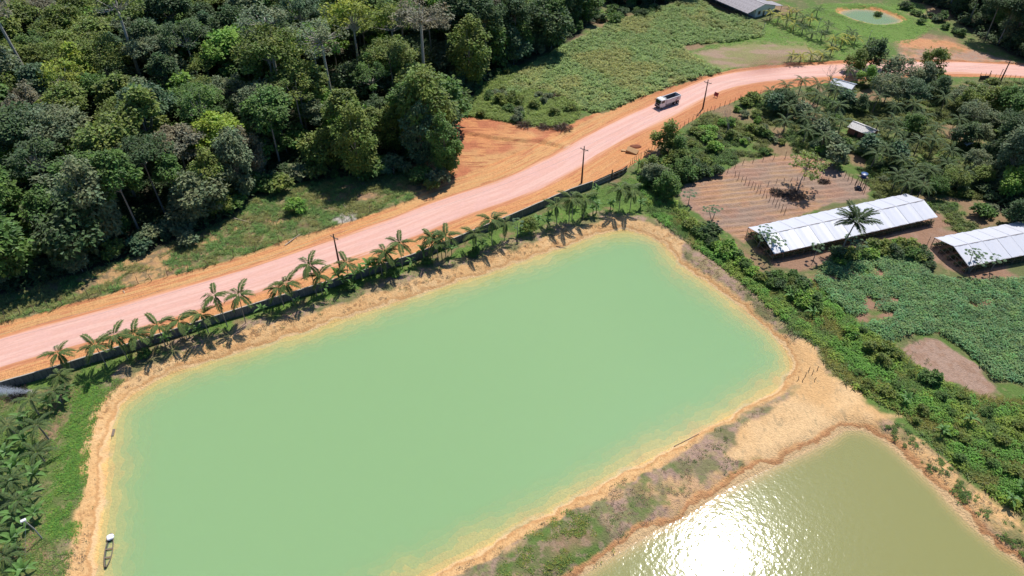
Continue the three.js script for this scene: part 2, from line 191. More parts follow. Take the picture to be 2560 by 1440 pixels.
const groundMap = colorTexture(2048, 2048, (u, v, c) => {
  const x0 = TX0 + u * (TX1 - TX0), z0 = TZ0 + v * (TZ1 - TZ0);
  const wx = (fbm(x0 / 3.2, z0 / 3.2) - 0.5), wz = (fbm(x0 / 3.2 + 31, z0 / 3.2 + 77) - 0.5), x = x0 + wx * 2.6, z = z0 + wz * 2.6;
  const big = fbm(x0 / 13 + 5, z0 / 13), mid = fbm(x0 / 4.1, z0 / 4.1 + 9), fine = fbm(x0 / 0.9 + 3, z0 / 0.9), grain = vnoise(x0 * 4.1, z0 * 4.1);
  // open country
  c[0] = SOIL.grassDull[0]; c[1] = SOIL.grassDull[1]; c[2] = SOIL.grassDull[2];
  over(c, SOIL.grass, smooth(0.4, 0.62, mid)); over(c, SOIL.brown, smooth(0.56, 0.72, big) * 0.8);
  over(c, SOIL.straw, smooth(0.6, 0.75, fine) * 0.4);
  const forest = Math.min(look(D.forestA, x, z), look(D.forestB, x, z), look(D.forestC, x, z), look(D.forestD, x, z));
  over(c, SOIL.litter, smooth(2, -1, forest));
  let w = smooth(0.6, -0.6, look(D.cassavaA, x, z)); if (w > 0) { over(c, SOIL.brown, w * 0.7); over(c, SOIL.grass, w * 0.55); }
  w = smooth(0.6, -0.6, look(D.cassavaB, x, z)); if (w > 0) { over(c, SOIL.brown, w); over(c, SOIL.grass, w * smooth(0.45, 0.65, mid)); }
  w = smooth(0.8, -0.8, look(D.lawn, x, z)); if (w > 0) { over(c, SOIL.grassBright, w); over(c, SOIL.grassDull, w * smooth(0.45, 0.7, mid) * 0.7); over(c, SOIL.straw, w * smooth(0.6, 0.8, big) * 0.5); }
  w = smooth(3.5, -3.5, look(D.lawnBrown, x, z) + (mid - 0.5) * 9); if (w > 0) { over(c, SOIL.straw, w * 0.55); over(c, SOIL.mauve, w * smooth(0.4, 0.66, fbm(x0 / 7, z0 / 3)) * 0.8); }
  w = smooth(1.6, -1.6, look(D.dirtLot, x, z)); if (w > 0) { over(c, SOIL.mauve, w); over(c, SOIL.orange, w * 0.75 * smooth(0.42, 0.66, big)); over(c, SOIL.grassDull, w * smooth(0.48, 0.66, mid) * 0.6); over(c, SOIL.red, w * smooth(0.5, 0.7, fine) * 0.35); }
  w = smooth(0.8, -0.8, look(D.weeds, x, z)); if (w > 0) { over(c, SOIL.grass, w); over(c, SOIL.grassBright, w * smooth(0.45, 0.65, mid) * 0.7); }
  w = smooth(0.8, -0.8, look(D.yard, x, z)); if (w > 0) { over(c, SOIL.brown, w); over(c, SOIL.mauve, w * smooth(0.4, 0.65, mid) * 0.5); over(c, SOIL.grassDull, w * smooth(0.5, 0.64, big)); }
  w = smooth(0.5, -0.5, look(D.barePatch, x, z)); if (w > 0) { over(c, SOIL.mauve, w); over(c, SOIL.brown, w * smooth(0.4, 0.7, fine) * 0.6); }
  w = smooth(0.7, -0.5, look(D.brownField, x, z)); if (w > 0) {
    const a = (-bedDir[1] * x0 + bedDir[0] * z0) / 2.1 + (fbm(x0 / 14, z0 / 14) - 0.5) * 0.9, r = Math.abs(a - Math.floor(a) - 0.5) * 2, along = fbm((bedDir[0] * x0 + bedDir[1] * z0) / 5, a * 3);
    over(c, SOIL.greyBrown, w); over(c, SOIL.ochre, w * 0.42 * smooth(0.42, 0.68, big + (along - 0.5) * 0.4)); over(c, SOIL.mauve, w * smooth(0.45, 0.8, r) * 0.6); over(c, SOIL.red, w * 0.22 * smooth(0.4, 0.7, mid)); over(c, [0.13, 0.085, 0.06], w * smooth(0.62, 0.8, along) * 0.5);
  }
  // verge between the wood and the road
  w = smooth(0.8, -0.6, look(D.verge, x, z)); if (w > 0) {
    over(c, SOIL.grassDull, w); over(c, SOIL.grass, w * smooth(0.45, 0.6, mid)); over(c, SOIL.straw, w * smooth(0.5, 0.75, fine) * 0.6);
    over(c, SOIL.brown, w * 0.6 * smooth(0.5, 0.62, fbm(x0 / 8 + 3, z0 / 5 + 12))); over(c, SOIL.ochre, w * 0.6 * smooth(0.58, 0.7, fbm(x0 / 8 + 3, z0 / 5 + 12)) * smooth(0.4, 0.55, fine)); over(c, SOIL.brown, w * smooth(0.6, 0.75, fbm(x0 / 5 + 63, z0 / 5)) * 0.6);
    const dx = x0 - PALEX, dz = z0 - PALEZ; over(c, SOIL.ash, w * smooth(5, 2.5, Math.hypot(dx, dz * 1.8) + (mid - 0.5) * 6));
  }
  // ground round the ponds
  const d1 = look(D.pondOne, x, z), d2 = look(D.pondTwo, x, z), d3 = look(D.pondThree, x, z);
  w = smooth(0.8, -0.8, look(D.wallStrip, x, z)); if (w > 0) { over(c, SOIL.grass, w); over(c, SOIL.grassBright, w * smooth(0.42, 0.62, mid) * 0.8); over(c, SOIL.brown, w * smooth(0.56, 0.7, fbm(x0 / 6 + 21, z0 / 6)) * 0.7); }
  w = smooth(0.8, -0.8, look(D.leftStrip, x, z)); if (w > 0) { over(c, SOIL.grass, w); over(c, SOIL.grassDull, w * smooth(0.45, 0.65, mid) * 0.8); over(c, SOIL.straw, w * smooth(0.5, 0.7, fine) * 0.5); }
  w = smooth(7.6, 5.4, d1 + (mid - 0.5) * 5) * smooth(-1, 2, look(D.leftStrip, x, z)); if (w > 0) { over(c, SOIL.straw, w * 0.85); over(c, SOIL.mauve, w * smooth(0.42, 0.62, fine)); over(c, SOIL.grassDull, w * smooth(0.5, 0.66, mid) * 0.8); }
  w = smooth(5.4, 3.2, d2 + (mid - 0.5) * 4); if (w > 0) { over(c, SOIL.sand, w * 0.75); over(c, SOIL.mauve, w * smooth(0.45, 0.65, mid) * 0.8); over(c, SOIL.grassDull, w * smooth(0.55, 0.7, fine) * 0.8); }
  w = smooth(1, -1, look(D.dike, x, z)); if (w > 0) { over(c, SOIL.mauve, w); over(c, SOIL.straw, w * smooth(0.45, 0.65, fine) * 0.8); over(c, SOIL.sand, w * smooth(0.52, 0.66, fbm(x0 / 5 + 33, z0 / 5)) * 0.6); over(c, SOIL.grassDull, w * smooth(0.52, 0.68, mid) * 0.75); over(c, SOIL.grass, w * smooth(0.57, 0.7, fbm(x0 / 2.4 + 15, z0 / 2.4)) * 0.6); over(c, [0.2, 0.13, 0.1], w * smooth(0.6, 0.75, fbm(x0 / 0.7 + 5, z0 / 0.7)) * 0.6); }
  w = smooth(1, -1, look(D.dikeGreen, x, z)); if (w > 0) { over(c, SOIL.grassDull, w); over(c, SOIL.grass, w * smooth(0.5, 0.62, mid) * 0.9); over(c, SOIL.mauve, w * smooth(0.5, 0.64, fine) * 0.6); over(c, SOIL.brown, w * smooth(-1.5, -4, look(D.dikeGreen, x, z)) * smooth(0.35, 0.6, mid) * 0.7); }
  w = smooth(1, -1, look(D.sandFlat, x, z) + (mid - 0.5) * 3.4); if (w > 0) { over(c, SOIL.sand, w); over(c, SOIL.sandPale, w * smooth(0.45, 0.65, big)); over(c, SOIL.straw, w * smooth(0.6, 0.75, fbm(x0 / 0.5, z0 / 1.4)) * 0.5); }
  w = smooth(1, -1, look(D.sandRight, x, z) + (mid - 0.5) * 3); if (w > 0) { over(c, SOIL.sand, w); over(c, SOIL.straw, w * smooth(0.45, 0.65, fine) * 0.6); over(c, SOIL.grassDull, w * smooth(0.55, 0.7, mid) * 0.8); }
  const rill = fbm(x0 / 0.8 + 11, z0 / 0.8);
  const narrow = Math.max(smooth(1.5, -1.5, look(D.dike, x, z)), smooth(16, 30, x0) * smooth(-135, -125, z0)); w = smooth(mix(4.3, 1.9, narrow), mix(2.9, 0.8, narrow), d1 + (mid - 0.5) * mix(2.4, 1.2, narrow)); if (w > 0) { over(c, SOIL.sand, w); over(c, SOIL.sandPale, w * smooth(0.5, 0.7, big) * 0.7); over(c, SOIL.ochre, w * smooth(0.45, 0.65, rill) * 0.8); over(c, [0.24, 0.12, 0.05], w * smooth(0.62, 0.78, rill) * 0.75 * smooth(0.6, 1.4, d1)); }
  w = smooth(1.5, 0.8, d2 + (mid - 0.5) * 1); if (w > 0) { over(c, SOIL.orange, w * 0.8); over(c, SOIL.sand, w * smooth(0.4, 0.6, rill) * 0.6); }
  w = smooth(1.0, 0.6, d1 + (fine - 0.5) * 0.9); if (w > 0) over(c, [0.45, 0.22, 0.08], w * 0.6);
  w = smooth(0.36, 0.22, d1); if (w > 0) { over(c, SOIL.sandPale, w); over(c, [0.66, 0.43, 0.15], w * smooth(0, -0.6, d1)); over(c, SOIL.ochre, w * smooth(0.5, 0.7, mid) * 0.5); }
  w = smooth(1.0, 0.6, d2 + (fine - 0.5) * 0.8); if (w > 0) over(c, [0.4, 0.19, 0.08], w * 0.7);
  w = smooth(0.36, 0.22, d2); if (w > 0) over(c, SOIL.sandPale, w);
  w = smooth(2.2, 0.8, d3 + (mid - 0.5) * 1.4); if (w > 0) { over(c, SOIL.orange, w * smooth(0.3, 0.5, mid)); over(c, SOIL.sand, w * smooth(0.3, -0.1, d3)); }
  // bare earth of the clearing and of the shoulders
  w = smooth(0.7, -0.7, look(D.clearing, x, z) + (mid - 0.5) * 2); if (w > 0) {
    const rake = fbm(x0 * 0.3 + z0 * 0.12, z0 * 2.2 - x0 * 0.1);
    over(c, SOIL.red, w); over(c, SOIL.ochre, w * 0.8 * smooth(0.48, 0.68, big)); over(c, SOIL.orange, w * 0.7 * smooth(0.45, 0.65, mid)); over(c, SOIL.redDark, w * 0.75 * smooth(0.52, 0.68, rake));
  }
  w = smooth(0.35, -0.25, look(D.shoulder, x0 + wx * 1.5, z0 + wz * 1.5)); if (w > 0) {
    const s = look(D.roadS, x0, z0), d = look(D.roadD, x0, z0), st = fbm(s / 14, d * 1.3 + 20), st2 = fbm(s / 5 + 30, d * 3.4), near = smooth(8.5, 4, Math.abs(d) + (st - 0.5) * 4);
    over(c, SOIL.orange, w); over(c, SOIL.ochre, w * (d < 0 ? 0.9 : 0.35) * smooth(0.35, 0.6, st)); over(c, SOIL.red, w * 0.8 * smooth(0.55, 0.7, st2)); over(c, SOIL.sand, w * 0.5 * smooth(0.58, 0.72, fbm(s / 20 + 5, d * 2 + 3)));
    over(c, SOIL.red, w * 0.75 * smooth(0.85, 0.98, 1 - Math.abs(Math.abs(d) - 5.2 - (st - 0.5) * 2) / 1.6)); over(c, SOIL.pinkish, w * 0.75 * near * smooth(5.6, 4.4, Math.abs(d)));
    const far = smooth(10, 60, x0) * smooth(-150, -190, z0); over(c, SOIL.red, w * far * 0.6);
  }
  const g = 0.86 + 0.28 * grain; c[0] *= g; c[1] *= g; c[2] *= g;
});
groundMap.wrapS = groundMap.wrapT = THREE.MirroredRepeatWrapping;
{
  const outX = [-3500, -1200, -500, -260, -180], outX2 = [240, 330, 560, 1300, 3500], outZ = [-3500, -1500, -800, -520, -400], outZ2 = [60, 300, 1200, 3500];
  const xs = [...outX, ...Array.from({ length: GW }, (_, i) => GX0 + i * CELL), ...outX2], zs = [...outZ, ...Array.from({ length: GH }, (_, j) => GZ0 + j * CELL), ...outZ2];
  const W = xs.length, H = zs.length, P = new Float32Array(W * H * 3), U = new Float32Array(W * H * 2), I = new Uint32Array((W - 1) * (H - 1) * 6);
  for (let j = 0, k = 0; j < H; j++) for (let i = 0; i < W; i++, k++) {
    const x = xs[i], z = zs[j]; P[k * 3] = x; P[k * 3 + 1] = groundAt(x, z); P[k * 3 + 2] = z; U[k * 2] = (x - TX0) / (TX1 - TX0); U[k * 2 + 1] = (z - TZ0) / (TZ1 - TZ0);
  }
  for (let j = 0, k = 0; j < H - 1; j++) for (let i = 0; i < W - 1; i++) { const a = j * W + i; I[k++] = a; I[k++] = a + W; I[k++] = a + 1; I[k++] = a + 1; I[k++] = a + W; I[k++] = a + W + 1; }
  const g = new THREE.BufferGeometry(); g.setAttribute('position', new THREE.BufferAttribute(P, 3)); g.setAttribute('uv', new THREE.BufferAttribute(U, 2)); g.setIndex(new THREE.BufferAttribute(I, 1)); g.computeVertexNormals();
  const clods = greyTexture(512, 512, (u, v) => 0.5 * tnoise(u, v, 64) + 0.3 * tnoise(u, v, 128) + 0.2 * tnoise(u, v, 256)); clods.repeat.set(26, 26);
  structure('ground', g, new THREE.MeshStandardMaterial({ name: 'soil and turf', map: groundMap, roughness: 0.97, bumpMap: clods, bumpScale: 0.16 }));
}

// ---------------------------------------------------------------- the graded road
{
  const HALF = 5.4, N = roadLine.length, ACROSS = 14, P = [], U = [], I = [];
  let run = 0; const total = roadLine.reduce((s, p, i) => s + (i ? Math.hypot(p[0] - roadLine[i - 1][0], p[1] - roadLine[i - 1][1]) : 0), 0);
  for (let i = 0; i < N; i++) {
    const a = roadLine[Math.max(0, i - 1)], b = roadLine[Math.min(N - 1, i + 1)], L = Math.hypot(b[0] - a[0], b[1] - a[1]), nx = -(b[1] - a[1]) / L, nz = (b[0] - a[0]) / L;
    if (i) run += Math.hypot(roadLine[i][0] - roadLine[i - 1][0], roadLine[i][1] - roadLine[i - 1][1]);
    for (let j = 0; j <= ACROSS; j++) { const t = j / ACROSS * 2 - 1, d = t * HALF, x = roadLine[i][0] + nx * d, z = roadLine[i][1] + nz * d; P.push(x, 0.07 - 0.17 * Math.pow(Math.abs(t), 8) + 0.08 * (1 - t * t) + (fbm(run / 6, d) - 0.5) * 0.05, z); U.push(run / total, (t + 1) / 2); }
  }
  for (let i = 0; i < N - 1; i++) for (let j = 0; j < ACROSS; j++) { const a = i * (ACROSS + 1) + j, b = a + ACROSS + 1; I.push(a, a + 1, b, b, a + 1, b + 1); }
  const g = new THREE.BufferGeometry(); g.setAttribute('position', new THREE.Float32BufferAttribute(P, 3)); g.setAttribute('uv', new THREE.Float32BufferAttribute(U, 2)); g.setIndex(I); g.computeVertexNormals();
  const map = colorTexture(2048, 160, (u, v, c) => {
    const s = u * total, d = (v * 2 - 1) * HALF, st = fbm(s / 18, d * 1.5 + 7), st2 = fbm(s / 7 + 4, d * 4.2), blot = fbm(s / 3, d / 2.4 + 9), fine = vnoise(s * 3, d * 6);
    c[0] = SOIL.pinkish[0]; c[1] = SOIL.pinkish[1]; c[2] = SOIL.pinkish[2];
    over(c, SOIL.palePink, smooth(0.42, 0.62, st)); over(c, [0.62, 0.36, 0.29], 0.55 * smooth(0.52, 0.68, st2)); over(c, [0.66, 0.39, 0.33], 0.5 * smooth(0.5, 0.7, blot));
    const e = Math.abs(d) + (st - 0.5) * 2.2 + (st2 - 0.5) * 0.9;
    over(c, SOIL.orange, 0.85 * smooth(3.7, 4.9, e)); over(c, SOIL.red, 0.7 * smooth(4.3, 5.1, e) * smooth(0.4, 0.55, st2));
    const f = 0.94 + 0.12 * fine; c[0] *= f; c[1] *= f; c[2] *= f;
  });
  const grit = greyTexture(256, 256, (u, v) => 0.6 * tnoise(u, v, 64) + 0.4 * tnoise(u, v, 128)); grit.repeat.set(40, 2);
  structure('road', g, new THREE.MeshStandardMaterial({ name: 'pink laterite gravel', map, roughness: 0.95, bumpMap: grit, bumpScale: 0.03 }));
}

// ---------------------------------------------------------------- ponds: clear surface over sheets of suspended silt over a sloping bed
{
  const ripple = greyTexture(1024, 1024, (u, v) => 0.5 * tnoise(u, v, 32) + 0.3 * tnoise(u, v, 64) + 0.2 * tnoise(u, v, 128));
  function waterMaterial(rep, rough, bump) { const t = ripple.clone(); t.repeat.set(rep, rep); t.needsUpdate = true; return new THREE.MeshPhysicalMaterial({ name: 'water surface', color: rgb(1, 1, 1), transmission: 1, thickness: 0, roughness: rough, ior: 1.33, bumpMap: t, bumpScale: bump }); }
  function sheet(outline, grow, y) {
    const n = outline.length, c = outline.reduce((s, p) => [s[0] + p[0] / n, s[1] + p[1] / n], [0, 0]);
    const area = outline.reduce((s, p, i) => { const q = outline[(i + 1) % n]; return s + p[0] * q[1] - q[0] * p[1]; }, 0), sg = area > 0 ? 1 : -1;
    const pts = outline.map((p, i) => { const a = outline[(i + n - 1) % n], b = outline[(i + 1) % n], L = Math.hypot(b[0] - a[0], b[1] - a[1]) || 1; return new THREE.Vector2(p[0] + sg * (b[1] - a[1]) / L * grow, -(p[1] - sg * (b[0] - a[0]) / L * grow)); });
    const g = new THREE.ShapeGeometry(new THREE.Shape(pts)); g.rotateX(-Math.PI / 2); g.translate(0, y, 0);
    const p = g.attributes.position, uv = g.attributes.uv; for (let i = 0; i < p.count; i++) uv.setXY(i, p.getX(i) / 20, p.getZ(i) / 20);
    return g;
  }
  function pond(name, outline, level, tone, deep, rough, bump) {
    const o = new THREE.Group(); o.name = name; o.userData.kind = 'structure'; scene.add(o);
    part(o, 'water_surface', sheet(outline, 0.8, level), waterMaterial(1, rough, bump));
    [0.18, 0.22, 0.28, 0.34, 0.42, 0.52].forEach((opacity, i) => part(o, 'suspended_silt', sheet(outline, 0.6, level - 0.04 - i * deep), new THREE.MeshStandardMaterial({ name: 'suspended silt', color: rgb(...tone), roughness: 1, transparent: true, opacity })));
    part(o, 'settled_silt', sheet(outline, 0.6, level - 0.04 - 6 * deep), new THREE.MeshStandardMaterial({ name: 'settled silt', color: rgb(...tone), roughness: 1 }));
  }
  pond('pond_water', pondOne, LEVEL.one, [0.39, 0.60, 0.285], 0.1, 0.1, 0.0006);
  pond('pond_water_001', pondTwo, LEVEL.two, [0.43, 0.42, 0.15], 0.08, 0.09, 0.02);
  pond('pond_water_002', pondThree, LEVEL.three, [0.34, 0.45, 0.16], 0.1, 0.1, 0.001);
}

// ---------------------------------------------------------------- plants: builders
class Leaves {                                   // a heap of small pointed leaf faces with a tint each
  constructor() { this.p = []; this.c = []; }
  add(x, y, z, dx, dy, dz, nx, ny, nz, len, wid, tint, warm = 0, fold = 0.12) {
    let sx = dy * nz - dz * ny, sy = dz * nx - dx * nz, sz = dx * ny - dy * nx; const L = Math.hypot(sx, sy, sz) || 1; sx *= wid / L; sy *= wid / L; sz *= wid / L;
    const tx = x + dx * len, ty = y + dy * len, tz = z + dz * len, mx = x + dx * len * 0.45, my = y + dy * len * 0.45 + len * fold, mz = z + dz * len * 0.45;
    this.p.push(x, y, z, mx + sx, my + sy, mz + sz, tx, ty, tz, x, y, z, tx, ty, tz, mx - sx, my - sy, mz - sz);
    const r = tint * (1 + warm), g = tint, b = tint * (1 - warm * 0.6);
    for (let i = 0; i < 6; i++) this.c.push(r, g, b);
  }
  build() { const g = new THREE.BufferGeometry(); g.setAttribute('position', new THREE.Float32BufferAttribute(this.p, 3)); g.setAttribute('color', new THREE.Float32BufferAttribute(this.c, 3)); return g; }
}
function tube(points, r0, r1, sides = 6, cap = false) {      // tapered limb through the points
  const n = points.length, P = [], I = [], up = new THREE.Vector3(), a = new THREE.Vector3(), b = new THREE.Vector3(), t = new THREE.Vector3();
  for (let i = 0; i < n; i++) {
    t.subVectors(points[Math.min(n - 1, i + 1)], points[Math.max(0, i - 1)]).normalize(); up.set(Math.abs(t.y) > 0.9 ? 1 : 0, Math.abs(t.y) > 0.9 ? 0 : 1, 0);
    a.crossVectors(t, up).normalize(); b.crossVectors(t, a); const r = mix(r0, r1, i / (n - 1));
    for (let k = 0; k < sides; k++) { const q = k / sides * Math.PI * 2, c = Math.cos(q) * r, s = Math.sin(q) * r; P.push(points[i].x + a.x * c + b.x * s, points[i].y + a.y * c + b.y * s, points[i].z + a.z * c + b.z * s); }
  }
  for (let i = 0; i < n - 1; i++) for (let k = 0; k < sides; k++) { const q = i * sides + k, w = i * sides + (k + 1) % sides; I.push(q, w, q + sides, q + sides, w, w + sides); }
  if (cap) for (let k = 1; k < sides - 1; k++) I.push((n - 1) * sides, (n - 1) * sides + k + 1, (n - 1) * sides + k);
  const g = new THREE.BufferGeometry(); g.setAttribute('position', new THREE.Float32BufferAttribute(P, 3)); g.setIndex(I); g.computeVertexNormals(); return g;
}
const V = (x, y, z) => new THREE.Vector3(x, y, z);
const leafMaterial = (name, r, g, b, through = 0.38) => new THREE.MeshPhysicalMaterial({ name, color: rgb(r, g, b), vertexColors: true, roughness: 0.86, transmission: through, thickness: 0, ior: 1.4, side: THREE.DoubleSide });
const barkMaterial = (name, r, g, b) => new THREE.MeshStandardMaterial({ name, color: rgb(r, g, b), roughness: 0.95 });
const LEAF = {
  deep: leafMaterial('deep green leaf', 0.085, 0.15, 0.04), green: leafMaterial('green leaf', 0.12, 0.225, 0.034), olive: leafMaterial('olive leaf', 0.2, 0.265, 0.04), grey: leafMaterial('grey green leaf', 0.2, 0.25, 0.115), dusk: leafMaterial('brown grey leaf', 0.24, 0.225, 0.13),
  lime: leafMaterial('lime leaf', 0.36, 0.47, 0.04), spring: leafMaterial('light green leaf', 0.23, 0.4, 0.05), yellow: leafMaterial('yellow green leaf', 0.33, 0.4, 0.04), blue: leafMaterial('blue green leaf', 0.115, 0.2, 0.085), cassava: leafMaterial('cassava leaf', 0.37, 0.44, 0.14), cassavaCool: leafMaterial('cool cassava leaf', 0.19, 0.335, 0.115),
  palmDark: leafMaterial('dark palm leaf', 0.06, 0.1, 0.028, 0.2), palm: leafMaterial('palm leaf', 0.115, 0.175, 0.04, 0.3), palmDry: leafMaterial('yellowing palm leaf', 0.288, 0.252, 0.048, 0.3), coco: leafMaterial('coconut leaf', 0.09, 0.145, 0.04, 0.3), cocoGold: leafMaterial('golden coconut leaf', 0.42, 0.42, 0.07, 0.3), banana: leafMaterial('banana leaf', 0.150, 0.300, 0.060, 0.42), grass: leafMaterial('grass blade', 0.3, 0.46, 0.085, 0.35), straw: leafMaterial('dry grass blade', 0.520, 0.390, 0.195, 0.3), twig: leafMaterial('dry twig', 0.200, 0.150, 0.110, 0.1),
};
const BARK = { pale: barkMaterial('pale bark', 0.42, 0.38, 0.32), brown: barkMaterial('brown bark', 0.17, 0.125, 0.09), grey: barkMaterial('grey bark', 0.26, 0.235, 0.2), palm: barkMaterial('palm trunk', 0.24, 0.2, 0.16), green: barkMaterial('green stem', 0.16, 0.2, 0.06) };
function onSphere(r) { const z = r() * 2 - 1, a = r() * Math.PI * 2, s = Math.sqrt(1 - z * z); return [s * Math.cos(a), z, s * Math.sin(a)]; }
// kind: height to crown centre, radius and half height of the crown, clumps, leaves in a clump, leaf length
function treeShape({ seed, height, radius, half, clumps, leaves, leaf, clumpSize = 0.36, flat = 0.75, low = -0.55, trunk = 0.3, limbs = 9, lean = 0.6, layer = 0, droop = 0, gap = 0 }) {
  const r = rng(seed), crown = new Leaves(), wood = [], top = V((r() - 0.5) * lean * 2, height, (r() - 0.5) * lean * 2);
  const fork = V(top.x * 0.6, height - half * 0.7, top.z * 0.6);
  wood.push(tube([V(0, -0.4, 0), V(top.x * 0.15, height * 0.3, top.z * 0.2), fork, V(top.x, height + half * 0.3, top.z)], trunk, trunk * 0.35, 7));
  for (let i = 0; i < clumps; i++) {
    let d = onSphere(r); if (d[1] < low) d[1] = -d[1] * 0.6;
    const reach = 0.55 + 0.45 * Math.sqrt(r()), cx = top.x + d[0] * radius * reach * (0.8 + 0.35 * r()), cz = top.z + d[2] * radius * reach * (0.8 + 0.35 * r());
    let cy = height + d[1] * half * reach; if (layer) cy = height + half * (0.6 - 0.9 * Math.pow(Math.hypot(cx - top.x, cz - top.z) / radius, 2)) + (r() - 0.5) * layer;
    const rc = radius * clumpSize * (0.7 + 0.6 * r()), tone = 0.8 + 0.4 * r(), warm = (r() - 0.5) * 0.25;
    if (i < limbs) wood.push(tube([fork.clone().lerp(top, r() * 0.5), V(mix(fork.x, cx, 0.5), mix(fork.y, cy, 0.4) + 0.4, mix(fork.z, cz, 0.5)), V(cx, cy - rc * 0.2, cz)], trunk * 0.38, 0.05, 5));
    if (gap && r() < gap) continue;
    for (let k = 0; k < leaves; k++) {
      const e = onSphere(r), q = Math.pow(r(), 0.4), x = cx + e[0] * rc * q, y = cy + e[1] * rc * flat * q, z = cz + e[2] * rc * q, o = onSphere(r);
      let dx = e[0] + o[0] * 0.9, dy = e[1] * 0.4 + o[1] * 0.5 - 0.25 - droop, dz = e[2] + o[2] * 0.9; const L = Math.hypot(dx, dy, dz) || 1; dx /= L; dy /= L; dz /= L;
      const l = leaf * (0.65 + 0.7 * r()), n = onSphere(r);
      crown.add(x, y, z, dx, dy, dz, e[0] * 0.5 + n[0] * 0.5, 0.9 + n[1] * 0.4, e[2] * 0.5 + n[2] * 0.5, l, l * 0.36, tone * (0.75 + 0.5 * r()), warm + (r() - 0.5) * 0.2);
    }
  }
  return { wood: mergeGeometries(wood), crown: crown.build() };
}
const SHAPE = {
  dome: [3, 21, 47].map((seed) => treeShape({ seed, height: 15, radius: 5.2, half: 4.6, clumps: 34, leaves: 150, leaf: 0.75, trunk: 0.32 })),
  oval: [5, 28, 61].map((seed) => treeShape({ seed, height: 14, radius: 3.9, half: 6.2, clumps: 34, leaves: 140, leaf: 0.7, trunk: 0.28 })),
  feather: [9, 33].map((seed) => treeShape({ seed, height: 14.5, radius: 5.8, half: 3.8, clumps: 60, leaves: 90, leaf: 0.5, clumpSize: 0.26, flat: 0.6, trunk: 0.26, gap: 0.08 })),
  umbrella: [12, 40].map((seed) => treeShape({ seed, height: 15.5, radius: 6.6, half: 2.2, clumps: 56, leaves: 100, leaf: 0.55, clumpSize: 0.2, flat: 0.4, layer: 0.8, trunk: 0.3, limbs: 16 })),
  tier: [15, 52].map((seed) => treeShape({ seed, height: 13, radius: 5.4, half: 3.4, clumps: 40, leaves: 90, leaf: 0.62, clumpSize: 0.26, flat: 0.3, trunk: 0.28, limbs: 18, gap: 0.1 })),
  open: [18, 55].map((seed) => treeShape({ seed, height: 17, radius: 5.6, half: 4.6, clumps: 30, leaves: 95, leaf: 0.6, clumpSize: 0.27, trunk: 0.34, limbs: 24, gap: 0.2 })),
  vine: [23, 58].map((seed) => treeShape({ seed, height: 11, radius: 4.6, half: 9.4, clumps: 62, leaves: 120, leaf: 0.7, clumpSize: 0.34, flat: 1.1, low: -1, trunk: 0.34, droop: 0.4 })),
  low: [26, 64, 77].map((seed) => treeShape({ seed, height: 5.2, radius: 3.4, half: 3.6, clumps: 22, leaves: 120, leaf: 0.62, clumpSize: 0.42, trunk: 0.14, low: -0.9 })),
  bush: [29, 67, 81].map((seed) => treeShape({ seed, height: 1.15, radius: 1.35, half: 1.1, clumps: 11, leaves: 75, leaf: 0.42, clumpSize: 0.46, trunk: 0.06, low: -0.5, lean: 0.1, limbs: 5 })),
  spread: [30, 68].map((seed) => treeShape({ seed, height: 5.6, radius: 4.6, half: 3.2, clumps: 44, leaves: 95, leaf: 0.5, clumpSize: 0.3, flat: 0.7, low: -0.7, trunk: 0.2, limbs: 14, gap: 0.06 })),
  fruit: [31, 70].map((seed) => treeShape({ seed, height: 4.6, radius: 2.8, half: 2.5, clumps: 24, leaves: 110, leaf: 0.5, clumpSize: 0.4, trunk: 0.14, limbs: 9 })),
  bigLeaf: [35, 73].map((seed) => treeShape({ seed, height: 4.0, radius: 2.6, half: 2.6, clumps: 22, leaves: 42, leaf: 0.95, clumpSize: 0.4, trunk: 0.13, limbs: 9 })),
  emergent: [38, 75].map((seed) => treeShape({ seed, height: 25, radius: 6.4, half: 3.4, clumps: 26, leaves: 60, leaf: 0.6, clumpSize: 0.22, trunk: 0.5, limbs: 22, gap: 0.3, lean: 1.4 })),
  thin: [43].map((seed) => treeShape({ seed, height: 4.4, radius: 3.2, half: 1.8, clumps: 26, leaves: 26, leaf: 0.42, clumpSize: 0.22, flat: 0.5, trunk: 0.11, limbs: 22 })),
};
function bareTree(seed, height, spread, trunk) {
  const r = rng(seed), wood = [];
  const grow = (from, dir, len, rad, level) => {
    const to = from.clone().addScaledVector(dir, len), mid = from.clone().lerp(to, 0.5).add(V((r() - 0.5) * len * 0.16, 0, (r() - 0.5) * len * 0.16));
    wood.push(tube([from, mid, to], rad, rad * 0.5, level > 1 ? 4 : 6));
    if (level < 4) for (let i = 0, n = level < 1 ? 6 : 3; i < n; i++) { const o = onSphere(r), d = dir.clone().multiplyScalar(1.1).add(V(o[0] * spread, Math.abs(o[1]) * 0.5, o[2] * spread)).normalize(); grow(level < 1 ? from.clone().lerp(to, 0.55 + 0.45 * i / n) : to, d, len * (0.5 + 0.2 * r()), rad * 0.45, level + 1); }
  };
  grow(V(0, -0.2, 0), V(0.04, 1, 0.02), height * 0.5, trunk, 0);
  return mergeGeometries(wood);
}
const shades = { deep: 'dark green', green: 'mid green', olive: 'olive green', grey: 'grey green', dusk: 'brownish grey', lime: 'bright lime green', spring: 'light green', yellow: 'yellowish green', blue: 'blue green', cassava: 'fresh green' };
const forms = { dome: 'round-crowned', oval: 'tall oval', feather: 'fine-leaved feathery', umbrella: 'flat umbrella-crowned', tier: 'layered spreading', open: 'open-crowned', vine: 'vine-hung', low: 'low bushy', bush: 'rounded', fruit: 'dense fruit', spread: 'wide feathery', bigLeaf: 'large-leaved', emergent: 'tall bare-trunked', thin: 'sparse thin' };
